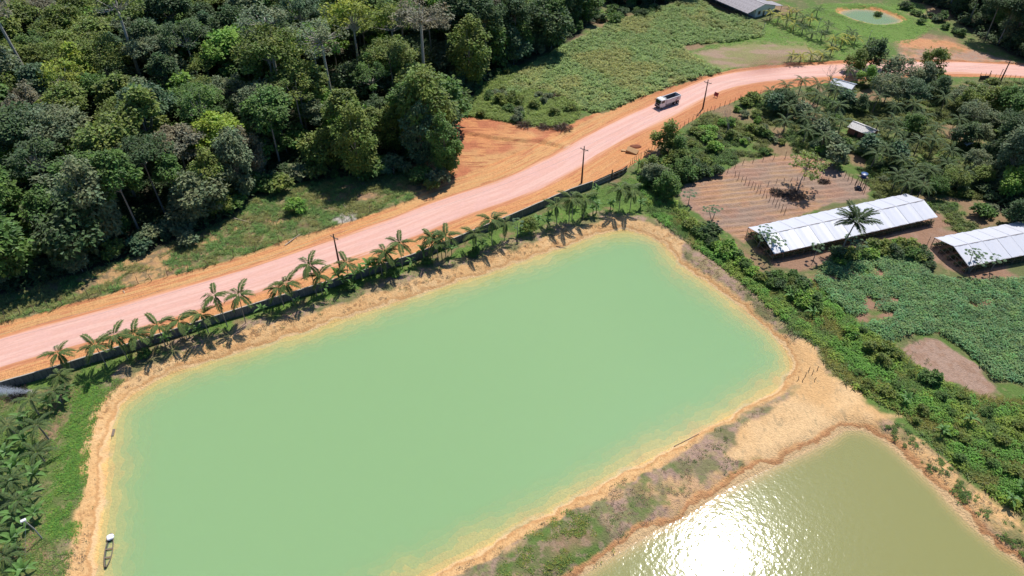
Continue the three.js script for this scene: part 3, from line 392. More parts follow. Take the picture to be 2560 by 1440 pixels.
const made = [];                                  // [object, where, form, tint] for labels made once all stand
const pr = rng(505), WOOD = 'trees of the wood beyond the road';
function plant(form, tint, [x, z], scale, where, group, opt = {}) {
  const s = SHAPE[form][(pr() * SHAPE[form].length) | 0], shrub = form === 'bush';
  const o = thing(opt.name ?? (shrub ? (group?.startsWith('undergrowth') ? 'undergrowth_shrub' : 'bush') : group === WOOD ? 'forest_tree' : group === 'understory of the wood' ? 'understory_tree' : 'tree'), '', shrub ? 'bush' : 'tree', [x, z], opt.turn ?? pr() * 6.283, group);
  o.scale.set(scale * (0.92 + 0.16 * pr()), scale * (opt.tall ?? 0.92 + 0.16 * pr()), scale * (0.92 + 0.16 * pr()));
  if (opt.tilt) o.rotation.set(opt.tilt[0], o.rotation.y, opt.tilt[1], 'YXZ');
  part(o, shrub ? 'stem' : 'trunk', s.wood, opt.bark ?? (form === 'emergent' || form === 'open' ? BARK.pale : BARK.grey)); part(o, 'crown', s.crown, LEAF[tint]);
  made.push([o, `${shades[tint]} ${forms[form]} ${shrub ? 'bush' : 'tree'}`, where]);
  return o;
}
function nameAll() {                              // tell apart what looks alike by its place along the row
  const rows = new Map();
  for (const [o, look, where] of made) { const k = look + ' ' + where; if (!rows.has(k)) rows.set(k, []); rows.get(k).push([o, look, where]); }
  for (const list of rows.values()) {
    list.sort((a, b) => acrossPicture(a[0].position.x, a[0].position.y, a[0].position.z) - acrossPicture(b[0].position.x, b[0].position.y, b[0].position.z));
    list.forEach(([o, look, where], i) => { o.userData.label = list.length > 1 ? (list.length - i <= 1 ? `${look} ${where}, rightmost of its kind` : i === 0 ? `${look} ${where}, leftmost of its kind` : `${look} ${where}, ${ordinal(i + 1)} from left`) : `${look} ${where}`; });
  }
}

// palms: a trunk and separate fronds
function frondShape(seed, length, leaflets, leafletLength, arch, hang, width = 0.075) {
  const r = rng(seed), L = new Leaves(), at = (t) => [length * (t - 0.12 * t * t * arch), length * (0.42 * t - (0.42 + 0.5 * arch) * t * t)];
  for (let i = 0; i < 8; i++) { const [x0, y0] = at(i / 8), [x1, y1] = at((i + 1) / 8), l = Math.hypot(x1 - x0, y1 - y0); L.add(x0, y0, 0, (x1 - x0) / l, (y1 - y0) / l, 0, 0, 1, 0, l * 1.25, 0.045, 1.5, 0.3, 0); }
  for (let i = 0; i < leaflets; i++) for (const s of [-1, 1]) {
    const t = 0.14 + 0.86 * (i + 0.5 * r()) / leaflets, [x, y] = at(t), ll = leafletLength * (0.45 + 0.75 * Math.sin(Math.PI * Math.min(1, t * 0.85 + 0.12))) * (0.85 + 0.3 * r());
    const d = V(0.55 + 0.2 * r(), -hang * (0.7 + 0.6 * r()), s * 0.85).normalize();
    L.add(x, y, 0, d.x, d.y, d.z, 0.1, 1, -s * 0.3, ll, ll * width + 0.03, 0.75 + 0.5 * r(), (r() - 0.5) * 0.25, 0.06);
  }
  return L.build();
}
const FROND = {
  acai: [1, 2, 3].map((s) => frondShape(s * 7, 2.8, 22, 0.85, 1.25, 1.05, 0.06)), coco: [1, 2, 3].map((s) => frondShape(s * 11 + 3, 3.6, 24, 0.62, 1.05, 0.6, 0.06)), royal: [1, 2].map((s) => frondShape(s * 13 + 5, 4.6, 26, 1.15, 0.55, 0.5)),
};
function bananaLeaf(seed, length, width) {
  const r = rng(seed), P = [], C = [], at = (t) => [length * (t * 0.8), length * (0.95 * t - 0.85 * t * t)];
  for (let i = 0; i < 7; i++) for (const s of [-1, 1]) {
    const t0 = i / 7, t1 = (i + 1) / 7, [x0, y0] = at(t0), [x1, y1] = at(t1), w = (t) => width * Math.pow(Math.sin(Math.PI * Math.min(1, 0.1 + t * 0.93)), 0.7) * (0.86 + 0.28 * r()), a = w(t0), b = t1 > 0.99 ? 0.02 : w(t1), up = 0.25, tint = 0.85 + 0.3 * r();
    P.push(x0, y0, 0, x1, y1, 0, x1, y1 + b * up, s * b, x0, y0, 0, x1, y1 + b * up, s * b, x0, y0 + a * up, s * a); for (let q = 0; q < 6; q++) C.push(tint, tint, tint);
  }
  const g = new THREE.BufferGeometry(); g.setAttribute('position', new THREE.Float32BufferAttribute(P, 3)); g.setAttribute('color', new THREE.Float32BufferAttribute(C, 3)); return g;
}
const BANANA = [4, 8, 15].map((s) => bananaLeaf(s, 2.2 + (s % 3) * 0.25, 0.32));
const palmTrunk = (h, r0, r1, bend, seed) => { const r = rng(seed), b = r() * 6.28, pts = []; for (let i = 0; i <= 6; i++) { const t = i / 6; pts.push(V(Math.cos(b) * bend * t * t, -0.2 + (h + 0.2) * t, Math.sin(b) * bend * t * t)); } return [tube(pts, r0, r1, 6, true), pts[6]]; };
const trunks = new Map();
function palm(kind, [x, z], height, where, group, opt = {}) {
  const r = pr, variant = (r() * 4) | 0, key = `${kind}${Math.round(height * 2)}${variant}`;
  if (!trunks.has(key)) trunks.set(key, palmTrunk(height, kind === 'acai' ? 0.1 : kind === 'royal' ? 0.2 : 0.17, kind === 'acai' ? 0.07 : 0.13, opt.bend ?? height * 0.06, variant * 31 + 7));
  const [geometry, tip] = trunks.get(key), o = thing('palm', '', 'palm', [x, z], r() * 6.283, group);
  part(o, 'trunk', geometry, BARK.palm);
  const n = opt.fronds ?? (kind === 'acai' ? 10 : 14), s = opt.size ?? 1, from = r() * 6.28, list = FROND[kind];
  for (let i = 0; i < n; i++) {
    const ring = i / n, f = part(o, 'frond', list[i % list.length], opt.leaf && (!opt.part || r() < opt.part) ? LEAF[opt.leaf] : LEAF[kind === 'acai' ? 'palm' : kind === 'royal' ? 'palm' : 'coco']);
    f.position.set(tip.x, tip.y - 0.08, tip.z); f.rotation.set(0, from + i * 2.399, (opt.lift ?? 0.75) - ring * (opt.fall ?? 1.05) + (r() - 0.5) * 0.2, 'YXZ'); f.scale.setScalar(s * (0.85 + 0.3 * r()));
  }
  made.push([o, opt.look ?? (kind === 'acai' ? 'slender drooping palm' : kind === 'royal' ? 'tall dark palm' : 'coconut palm'), where]);
  return o;
}
function banana([x, z], height, where, group, opt = {}) {
  const r = pr, o = thing('banana_plant', '', 'banana plant', [x, z], r() * 6.283, group), n = opt.leaves ?? 8;
  part(o, 'stem', tube([V(0, -0.1, 0), V(0.02, height * 0.5, 0), V(0.05, height, 0.02)], 0.13, 0.08, 6), BARK.green);
  for (let i = 0; i < n; i++) { const f = part(o, 'leaf', BANANA[i % 3], LEAF.banana); f.position.set(0.04, height - 0.1, 0.02); f.rotation.set((r() - 0.5) * 0.4, i * 2.399 + r() * 0.4, 0.75 - (i / n) * 0.9, 'YXZ'); f.scale.setScalar((opt.size ?? 1) * (0.8 + 0.4 * r())); }
  made.push([o, 'broad-leaved banana plant', where]);
  return o;
}
const PAPAYA = (() => { const r = rng(99), L = new Leaves(); for (let i = 0; i < 9; i++) { const a = i * 2.399, R = 0.9 + r() * 0.5, y = 0.5 - i * 0.1; for (let k = 0; k < 7; k++) { const b = a + (k - 3) * 0.55; L.add(Math.cos(a) * R, y, Math.sin(a) * R, Math.cos(b), -0.25 + 0.2 * r(), Math.sin(b), 0, 1, 0, 0.55, 0.17, 0.8 + 0.4 * r(), 0); } for (let k = 0; k < 3; k++) L.add(Math.cos(a) * R * k / 3, y + 0.02 - 0.1 * (1 - k / 3), Math.sin(a) * R * k / 3, Math.cos(a), 0.03, Math.sin(a), 0, 1, 0, R / 2.6, 0.03, 1.2, 0.2, 0); } return L.build(); })();
function papaya([x, z], height, where, group, heads = 1) {
  const o = thing('papaya_tree', '', 'tree', [x, z], pr() * 6.283, group), wood = [];
  for (let i = 0; i < heads; i++) { const a = i * 2.1 + 0.5, s = heads > 1 ? 1.25 : 0.05, top = V(Math.cos(a) * s, height * (1 - 0.12 * i), Math.sin(a) * s); wood.push(tube([V(0, -0.1, 0), V(top.x * 0.5, height * 0.45, top.z * 0.5), top], 0.11, 0.06, 6)); const f = part(o, 'leaf_crown', PAPAYA, LEAF.blue, top.toArray()); f.rotation.y = i; f.scale.setScalar(heads > 1 ? 0.95 : 1.05); }
  part(o, 'trunk', mergeGeometries(wood), BARK.grey); made.push([o, heads > 1 ? 'branched large-leaved cecropia tree' : 'slender papaya tree', where]); return o;
}

// ---------------------------------------------------------------- the wood
const standing = [];                             // [x, z, radius]
const clear = (x, z, r) => standing.every(([a, b, q]) => Math.hypot(a - x, b - z) > (q + r) * 0.52);
for (const [form, tint, at, scale, where, opt] of [
  ['dome', 'lime', [-73.5, -157.6], 0.98, 'in the middle of the wood'],
  ['dome', 'spring', [-81.6, -209.1], 1.05, 'near the upper middle of the wood'],
  ['open', 'yellow', [-46.7, -207.6], 1.3, 'in the upper right of the wood'],
  ['umbrella', 'grey', [-106.1, -201.6], 1.1, 'in the upper left of the wood'],
  ['tier', 'dusk', [-80.5, -151.3], 1.12, 'in front of the lime green tree'],
  ['vine', 'olive', [-22.3, -168.2], 1.25, 'at the corner of the red clearing', { bark: BARK.brown }],
  ['vine', 'blue', [-24, -163.9], 0.85, 'at the corner of the red clearing'],
  ['vine', 'green', [-17.6, -160.3], 0.8, 'at the corner of the red clearing', { bark: BARK.brown }],
  ['dome', 'spring', [-51.4, -180.6], 0.55, 'below the tall yellowish tree'],
  ['feather', 'olive', [-65.7, -183.8], 1.5, 'in the middle of the wood'],
  ['feather', 'olive', [-117.1, -196.4], 1.15, 'left of the umbrella tree'],
  ['umbrella', 'dusk', [-25.5, -220.1], 1.2, 'in the upper right of the wood'],
  ['open', 'yellow', [-119.8, -178.9], 1.0, 'on the left of the wood'],
  ['feather', 'grey', [-110.1, -153.6], 1.3, 'on the left of the wood'],
  ['dome', 'deep', [-8.3, -223.9], 1.1, 'beside the upper green field'],
  ['dome', 'deep', [-15.3, -226.1], 1.2, 'beside the upper green field'],
  ['dome', 'deep', [1.3, -234.1], 1.05, 'beside the upper green field'],
  ['oval', 'green', [13.7, -242.1], 0.9, 'beside the upper green field'],
  ['dome', 'blue', [-93.6, -167.1], 1.05, 'on the left of the wood'],
  ['tier', 'grey', [-79, -183.4], 1.0, 'in the middle of the wood'],
  ['vine', 'olive', [-39.9, -158.3], 0.95, 'in the lower right of the wood'],
  ['tier', 'grey', [-51.4, -173.8], 0.8, 'in the lower right of the wood'],
  ['emergent', 'grey', [-67.6, -193.4], 1.2, 'with a pale forked trunk'],
  ['emergent', 'olive', [-111.7, -202.3], 1.15, 'with a pale forked trunk'],
  ['emergent', 'dusk', [-136.5, -191.9], 1.2, 'with a leaning pale trunk', { tilt: [0, 0.1] }],
  ['emergent', 'grey', [-51.3, -188.7], 1.1, 'with a pale forked trunk'],
  ['emergent', 'dusk', [-26.1, -199.2], 1.15, 'with a pale forked trunk'],
  ['open', 'dusk', [-125.9, -170.2], 0.9, 'on the left of the wood'],
]) { plant(form, tint, at, scale, where, WOOD, opt); standing.push([...at, (form === 'vine' ? 3 : 6) * scale]); if (form !== 'vine') standing.push([at[0] * 0.97, at[1] + 6, form === 'emergent' ? 5 : 2.6]); }
{
  const r = rng(2024), pick = (list) => list[(r() * list.length) | 0];
  const zone = (x, z, d) => (d > -9 ? 'along the front edge of the wood' : z > -150 ? 'in the near left of the wood' : z > -200 ? 'in the middle depth of the wood' : 'in the far depth of the wood');
  let n = 0;
  for (let k = 0; k < 9000 && n < 262; k++) {
    const x = -215 + r() * 275, z = -300 + r() * 235, d = x < GX0 ? polyDistance(forestA, x, z) : look(D.forestA, x, z);
    if (d > -2.2) continue;
    const edge = d > -8, form = edge ? pick(['vine', 'vine', 'oval', 'low', 'vine']) : pick(['dome', 'dome', 'dome', 'oval', 'oval', 'feather', 'feather', 'tier', 'umbrella', 'open']), scale = (edge ? 0.7 : 0.8) + r() * 0.42, rad = ({ vine: 3.6, oval: 3.6, low: 2.6, dome: 4.8, feather: 5.2, tier: 4.8, umbrella: 5.6, open: 5 })[form] * scale;
    if (!clear(x, z, rad) || !inView(x, 13, z, 0.1)) continue;
    plant(form, pick(['deep', 'deep', 'green', 'green', 'green', 'olive', 'olive', 'olive', 'grey', r() < 0.5 ? 'blue' : 'deep', r() < 0.5 ? 'dusk' : 'olive', r() < 0.6 ? 'spring' : 'green', r() < 0.45 ? 'yellow' : 'deep']), [x, z], scale, zone(x, z, d), WOOD, r() < 0.1 ? { tilt: [(r() - 0.5) * 0.16, (r() - 0.5) * 0.16] } : {});
    standing.push([x, z, rad]); n++;
  }
  for (let k = 0, m = 0; k < 9000 && m < 95; k++) {   // younger trees filling the gaps
    const x = -190 + r() * 240, z = -270 + r() * 200, d = x < GX0 ? polyDistance(forestA, x, z) : look(D.forestA, x, z);
    if (d > -1.8 || !inView(x, 5, z, 0.04) || !standing.every(([a, b, q]) => Math.hypot(a - x, b - z) > (q > 4 ? 3.4 : 2.6))) continue;
    plant('low', pick(['deep', 'green', 'green', 'olive', 'blue', 'grey', 'spring']), [x, z], 1.05 + r() * 0.75, d > -9 ? 'low at the front of the wood' : 'in a gap deep in the wood', 'understory of the wood'); standing.push([x, z, 2.4]); m++;
  }
  for (let k = 0, m = 0; k < 4000 && m < 90; k++) {   // low growth under the front trees
    const x = -150 + r() * 190, z = -260 + r() * 200, d = x < GX0 ? 9 : look(D.forestA, x, z);
    if (d > -0.3 || d < -5 || !inView(x, 3, z, 0.05) || !standing.every(([a, b, q]) => q > 2.2 || Math.hypot(a - x, b - z) > 2.6)) continue;
    plant(r() < 0.35 ? 'low' : 'bush', pick(['deep', 'green', 'green', 'grey', 'blue', 'olive']), [x, z], r() < 0.35 ? 0.55 + r() * 0.35 : 1.1 + r() * 0.9, 'under the trees at the wood edge', 'undergrowth of the wood edge'); standing.push([x, z, 1.4]); m++;
  }
  // woods at the far right, the right edge and behind the long house
  for (const [poly, d, n, where, smin] of [[forestB, D.forestB, 46, 'beyond the round pond', 0.75], [forestC, D.forestC, 13, 'at the right edge', 0.6], [forestD, D.forestD, 22, 'behind the long house', 0.6]]) {
    const xs = poly.map((p) => p[0]), zs = poly.map((p) => p[1]), x0 = Math.min(...xs), x1 = Math.max(...xs), z0 = Math.max(-335, Math.min(...zs)), z1 = Math.max(...zs);
    for (let k = 0, m = 0; k < 3000 && m < n; k++) {
      const x = mix(x0, x1, r()), z = mix(z0, z1, r()), form = pick(['dome', 'oval', 'vine', 'low', 'low', 'feather']), scale = smin + r() * 0.35, rad = 4.2 * scale;
      if (polyDistance(poly, x, z) > -1 || !clear(x, z, rad * 0.85) || !inView(x, 8, z, 0.08)) continue;
      plant(form, pick(['deep', 'deep', 'green', 'grey', 'blue']), [x, z], scale, where, 'trees ' + where); standing.push([x, z, rad]); m++;
    }
  }
}
for (const [at, form, tint, scale] of [[[-69.6, -148.6], 'low', 'blue', 0.75], [[-95.6, -126.1], 'low', 'grey', 0.7], [[-106.8, -119], 'low', 'grey', 0.65], [[-79.7, -133.6], 'bush', 'grey', 1.8], [[-91.9, -133.6], 'low', 'green', 0.7], [[-19.1, -155.6], 'bush', 'grey', 1.9], [[-22.8, -156.9], 'bush', 'green', 2.0], [[-20.4, -153.3], 'bush', 'olive', 1.3], [[-36.2, -159.8], 'bush', 'green', 2.2], [[-31.1, -160.8], 'bush', 'blue', 2.4], [[-52.4, -143.4], 'bush', 'spring', 1.5], [[-59, -152.2], 'bush', 'olive', 2], [[-74, -130.5], 'bush', 'grey', 1.4], [[-89.7, -126.1], 'bush', 'olive', 1.6]]) plant(form, tint, at, scale, 'on the grassy verge beside the wood', 'shrubs of the verge');

// ---------------------------------------------------------------- the row of palms and bananas along the wall
const ROW = 'palms and bananas along the roadside wall';
for (const [at, h, n] of [[[-84.5, -92.1], 4.2, 9], [[-77.1, -92.2], 6.2, 10], [[-73.8, -93.9], 6.4, 10], [[-71.3, -95.6], 5.4, 12], [[-67.8, -97.4], 5.8, 9], [[-64.2, -99.3], 5.2, 9], [[-60.6, -101.1], 5.6, 9], [[-57.4, -103], 8.2, 9], [[-54, -104.1], 7.6, 11], [[-45.6, -109.6], 6, 9], [[-47.5, -109.1], 5.2, 9], [[-41.3, -112.3], 7.8, 11], [[-40.2, -112.7], 5, 8], [[-35, -116.1], 5.6, 10], [[-27.5, -119.6], 6.2, 10], [[-28.4, -119], 4.4, 9], [[-24.2, -121.4], 6.8, 10], [[-17.7, -124.2], 6.6, 11], [[-16.6, -124.6], 5.4, 10], [[-14.9, -125.2], 5.8, 10], [[-8, -127.4], 5.2, 11], [[-4.6, -129.6], 7.0, 11], [[-1.7, -131.8], 5.0, 10], [[10.6, -137.6], 5.8, 9], [[13.6, -138.7], 7.0, 10], [[14.4, -139.5], 5.6, 9], [[17.1, -139.9], 6.2, 9], [[26.2, -143.7], 6.6, 11], [[28.9, -143.9], 6.2, 11]])
  palm('acai', at, h, 'along the roadside wall', ROW, { fronds: n - 1, size: 0.88 + h * 0.04, lift: 0.95, fall: 1.25 });
for (const [at, h, s] of [[[-67.6, -98], 1.5, 0.8], [[-51.1, -106.9], 1.1, 0.8], [[-39.5, -113.1], 1.7, 0.9], [[-37.1, -116.1], 2.6, 1.1], [[-35.8, -114.8], 2, 1], [[-33.8, -117], 1.8, 0.9], [[-31, -118.8], 3.0, 1.15], [[-32.6, -117.7], 2.2, 1], [[-29.8, -119], 2.4, 1], [[-25.6, -120.4], 2, 0.9], [[-19.7, -123.9], 2.6, 1], [[-15.7, -124.6], 2.4, 1.05], [[-13.6, -126.1], 1.6, 0.8], [[-22.2, -122.1], 1.3, 0.7], [[-6.8, -127.8], 1.6, 0.8], [[1.9, -133.6], 1.2, 0.7], [[6.2, -138.4], 1.2, 0.8], [[8.5, -136], 1.8, 0.9], [[20.5, -142.4], 2.4, 1], [[19.6, -141.7], 1.8, 0.9], [[21.4, -151], 1.6, 0.9], [[24.1, -143.9], 1.8, 0.9], [[31.6, -144.9], 1.6, 0.95], [[-64.1, -100.2], 1.6, 0.8], [[-62.2, -100.7], 1.2, 0.7], [[-44.6, -109.3], 1.1, 0.7], [[15.8, -145.1], 1.6, 0.9], [[9.8, -143.4], 1.5, 0.8]])
  banana(at, h, 'along the roadside wall', ROW, { size: s });
papaya([1.3, -133.2], 4, 'by the roadside wall among the palms', ROW);
plant('fruit', 'olive', [4, -134.4], 0.62, 'by the roadside wall among the palms', ROW);
for (const [at, s] of [[[-8.6, -126.4], 0.8], [[-34.3, -114.8], 0.9], [[17.9, -140.9], 0.6], [[-70.7, -94.8], 0.8], [[-18.8, -123.2], 0.8], [[-25.8, -119], 0.8]]) plant('bush', 'green', at, s, 'at the foot of the wall palms', ROW);

// grove at the lower left
const GROVE = 'palms and bananas of the lower left grove';
for (const [at, h, kind] of [[[-81.5, -86.2], 4, 'acai'], [[-81.7, -83.6], 3.2, 'coco'], [[-84.3, -80.7], 4, 'coco'], [[-79.9, -75.3], 4.2, 'coco'], [[-85.1, -75.4], 4, 'coco'], [[-76.7, -61.1], 3, 'coco'], [[-74, -52.5], 2.4, 'coco'], [[-79.1, -64.8], 3.4, 'coco'], [[-78.3, -70.7], 2.6, 'coco'], [[-77.9, -56.1], 3, 'coco'], [[-82.9, -66.2], 3.6, 'coco']])
  palm(kind, at, h, 'in the lower left grove', GROVE, { fronds: 11, size: 0.82, look: kind === 'acai' ? 'slender drooping palm' : 'young arching palm' });
for (const [at, h] of [[[-81, -68.4], 2], [[-77.2, -66.7], 1.8], [[-80.1, -64.3], 2], [[-76, -62.7], 1.6], [[-76.7, -59.5], 1.8], [[-73.9, -60.2], 1.2], [[-82.2, -81.8], 1.6], [[-82.7, -73.9], 1.6], [[-83.9, -70.8], 2], [[-74.4, -55.6], 1.6], [[-71, -50.9], 1.0], [[-80.9, -84.2], 1.4], [[-85.3, -78.2], 1.6]]) banana(at, h, 'in the lower left grove', GROVE, { size: 1.15 });

// ---------------------------------------------------------------- orchard at the right
const ORCHARD = 'coconut palms of the orchard';
const orchardPalms = [[[83, -201.9], 6.5], [[88.3, -204.4], 7], [[92.7, -201.9], 6.5], [[96.7, -197.9], 6.5], [[90.7, -194.7], 6.5], [[94, -189.3], 7], [[81.2, -191.3], 5], [[89.6, -183.5], 5], [[92.5, -180.8], 5.5], [[84.9, -172.4], 5.5], [[77.8, -183.1], 4], [[81.4, -176.5], 5], [[102, -178.9], 6], [[106.9, -180.7], 6], [[116.1, -190.1], 6.5], [[104.3, -168.9], 6], [[98.7, -165.7], 6], [[117.4, -176.6], 6], [[113.8, -169.9], 6], [[115.7, -165], 5.5], [[109.6, -169.9], 6], [[112, -159], 5], [[106.1, -156.7], 5], [[106.7, -155.7], 5], [[77.9, -199.6], 5.5], [[80.7, -199.1], 5], [[98.2, -205.1], 5.5], [[108.2, -195.6], 6], [[128, -194.8], 6], [[106, -214.2], 6], [[86.9, -196.9], 5.5], [[86.6, -186.4], 5], [[82.9, -183.4], 4.6], [[101.4, -160.3], 5.5], [[104.9, -174.3], 6], [[95.3, -163.3], 5.5], [[116.6, -183.6], 6], [[126.2, -182], 5.5], [[126.2, -175.1], 5.5], [[100.6, -153.3], 5], [[111.2, -189.7], 6]];
for (const [at, h] of orchardPalms) palm('coco', at, h * 0.82, 'in the right orchard', ORCHARD, { fronds: 13, size: 0.92, lift: 0.95, fall: 1.2 });
const FIELDP = 'young coconut palms on the lawn';
for (const [at, gold] of [[[97.7, -270], 1], [[99.7, -266.8], 1], [[102.1, -263.6], 1], [[103.6, -259.7], 1], [[105.9, -256.7], 0], [[108, -252.5], 0], [[110.4, -250], 0], [[112.8, -245.7], 1], [[107.7, -270.9], 1], [[109, -267.2], 0], [[111.1, -264.4], 1], [[115.6, -258.2], 0], [[116.4, -273.3], 0], [[106.2, -274.2], 1], [[118.5, -248.9], 1], [[115.5, -244.2], 1], [[121.2, -246.4], 1], [[93.9, -230.7], 1], [[97, -230.7], 1], [[101.2, -232.7], 1], [[104.9, -233.4], 1], [[109.4, -236.7], 1], [[122, -252.5], 0]])
  palm('coco', at, 1.9 + (at[0] * 7 % 1) * 0.8, 'on the far lawn', FIELDP, { fronds: 12, size: 0.85, lift: 0.95, leaf: gold ? 'cocoGold' : 'coco', part: 0.7, look: gold ? 'young yellowing coconut palm' : 'young green coconut palm' });
palm('royal', [74.3, -126.4], 9.0, 'between the two greenhouses', undefined, { fronds: 14, size: 1.12, lift: 1.2, fall: 1.2, bend: 0.9, leaf: 'palmDark' });
for (const at of [[100.6, -150.8], [101.2, -148.6], [97, -153.2], [97.9, -150.4], [114.3, -154.1], [102.6, -156.9]]) palm('coco', at, 4.4, 'behind the long greenhouse', ORCHARD, { fronds: 13, size: 0.9 });
for (const [form, tint, at, scale] of [
  ['low', 'deep', [120.2, -226.9], 1.06], ['low', 'olive', [111.8, -222.9], 0.86], ['low', 'spring', [112.3, -213.3], 0.77], ['spread', 'grey', [120.6, -212], 1.05], ['spread', 'grey', [113.8, -201.1], 1.01], ['low', 'olive', [137.7, -222.6], 0.89], ['low', 'grey', [128.8, -211.3], 0.94], ['low', 'deep', [130.4, -203.7], 0.86], ['spread', 'blue', [120.2, -200.1], 0.87], ['low', 'olive', [134.4, -194.3], 0.86], ['spread', 'grey', [132.4, -185.8], 0.90], ['spread', 'grey', [136.3, -198.3], 0.80], ['fruit', 'olive', [142.8, -195.6], 1.26], ['fruit', 'green', [145.4, -191.7], 1.26],
  ['low', 'green', [113.9, -181.8], 0.76], ['low', 'deep', [124.7, -174.9], 0.76], ['low', 'deep', [103.4, -195.5], 0.64], ['fruit', 'grey', [130, -175.8], 0.90], ['bigLeaf', 'grey', [84.7, -190.6], 0.80], ['bigLeaf', 'blue', [100.9, -198.3], 0.80], ['bigLeaf', 'grey', [87.5, -173], 0.80], ['bigLeaf', 'blue', [97.2, -170.1], 0.90], ['bigLeaf', 'grey', [85.6, -164.9], 0.90], ['bigLeaf', 'grey', [86.4, -179.8], 0.80], ['bigLeaf', 'blue', [101.9, -165.9], 0.90], ['fruit', 'deep', [81, -198.6], 0.80], ['bigLeaf', 'blue', [78.2, -194.9], 0.90], ['fruit', 'deep', [82.6, -196], 0.80],
  ['low', 'spring', [124.7, -150.1], 0.95], ['spread', 'grey', [120.5, -161], 0.73], ['spread', 'olive', [112.1, -153.9], 0.67], ['low', 'deep', [128.3, -164.4], 0.86], ['low', 'deep', [136, -172.9], 0.86], ['fruit', 'green', [107, -151], 0.70], ['fruit', 'olive', [120.2, -155.8], 0.80], ['low', 'deep', [118.8, -137.5], 0.78], ['fruit', 'grey', [136.9, -182.8], 0.90], ['fruit', 'olive', [143.4, -188.4], 0.80],
  ['low', 'olive', [41.5, -171.1], 0.95], ['low', 'green', [43.8, -167.5], 0.75], ['low', 'grey', [36.6, -155.5], 0.75], ['low', 'green', [38.7, -150.3], 0.80], ['low', 'olive', [35.9, -160.7], 0.60], ['low', 'green', [44.3, -158.2], 0.65], ['low', 'olive', [44.3, -163.7], 0.60],
]) plant(form, tint, at, scale, 'in the right orchard', 'broad-leaved trees of the orchard');
plant('thin', 'olive', [73.3, -154.1], 1.55, 'in the ploughed field', undefined, { bark: BARK.pale });
papaya([43.7, -146.5], 3, 'at the edge of the ploughed field'); papaya([48.1, -139.5], 3.4, 'at the edge of the ploughed field', undefined, 2); papaya([100.4, -120.1], 5.4, 'in front of the second greenhouse', undefined, 3); papaya([58.4, -126.1], 5.2, 'at the end of the long greenhouse', undefined, 3); papaya([56.4, -129.3], 4.6, 'at the end of the long greenhouse', undefined, 2); papaya([67.9, -124.9], 3.6, 'in front of the long greenhouse'); papaya([105.3, -120.4], 3.6, 'in front of the second greenhouse'); papaya([76.5, -126.1], 4.2, 'beside the tall dark palm', undefined, 2);
for (const [at, seed, h, where] of [[[60.7, -179.9], 7, 8, 'in the weedy plot beside the road'], [[99.9, -211.3], 9, 8, 'at the bend of the road']]) {
  const o = thing('bare_tree', '', 'tree', at); part(o, 'trunk', bareTree(seed, h, 0.75, 0.16), seed === 9 ? BARK.pale : BARK.grey); made.push([o, 'leafless grey tree', where]);
}
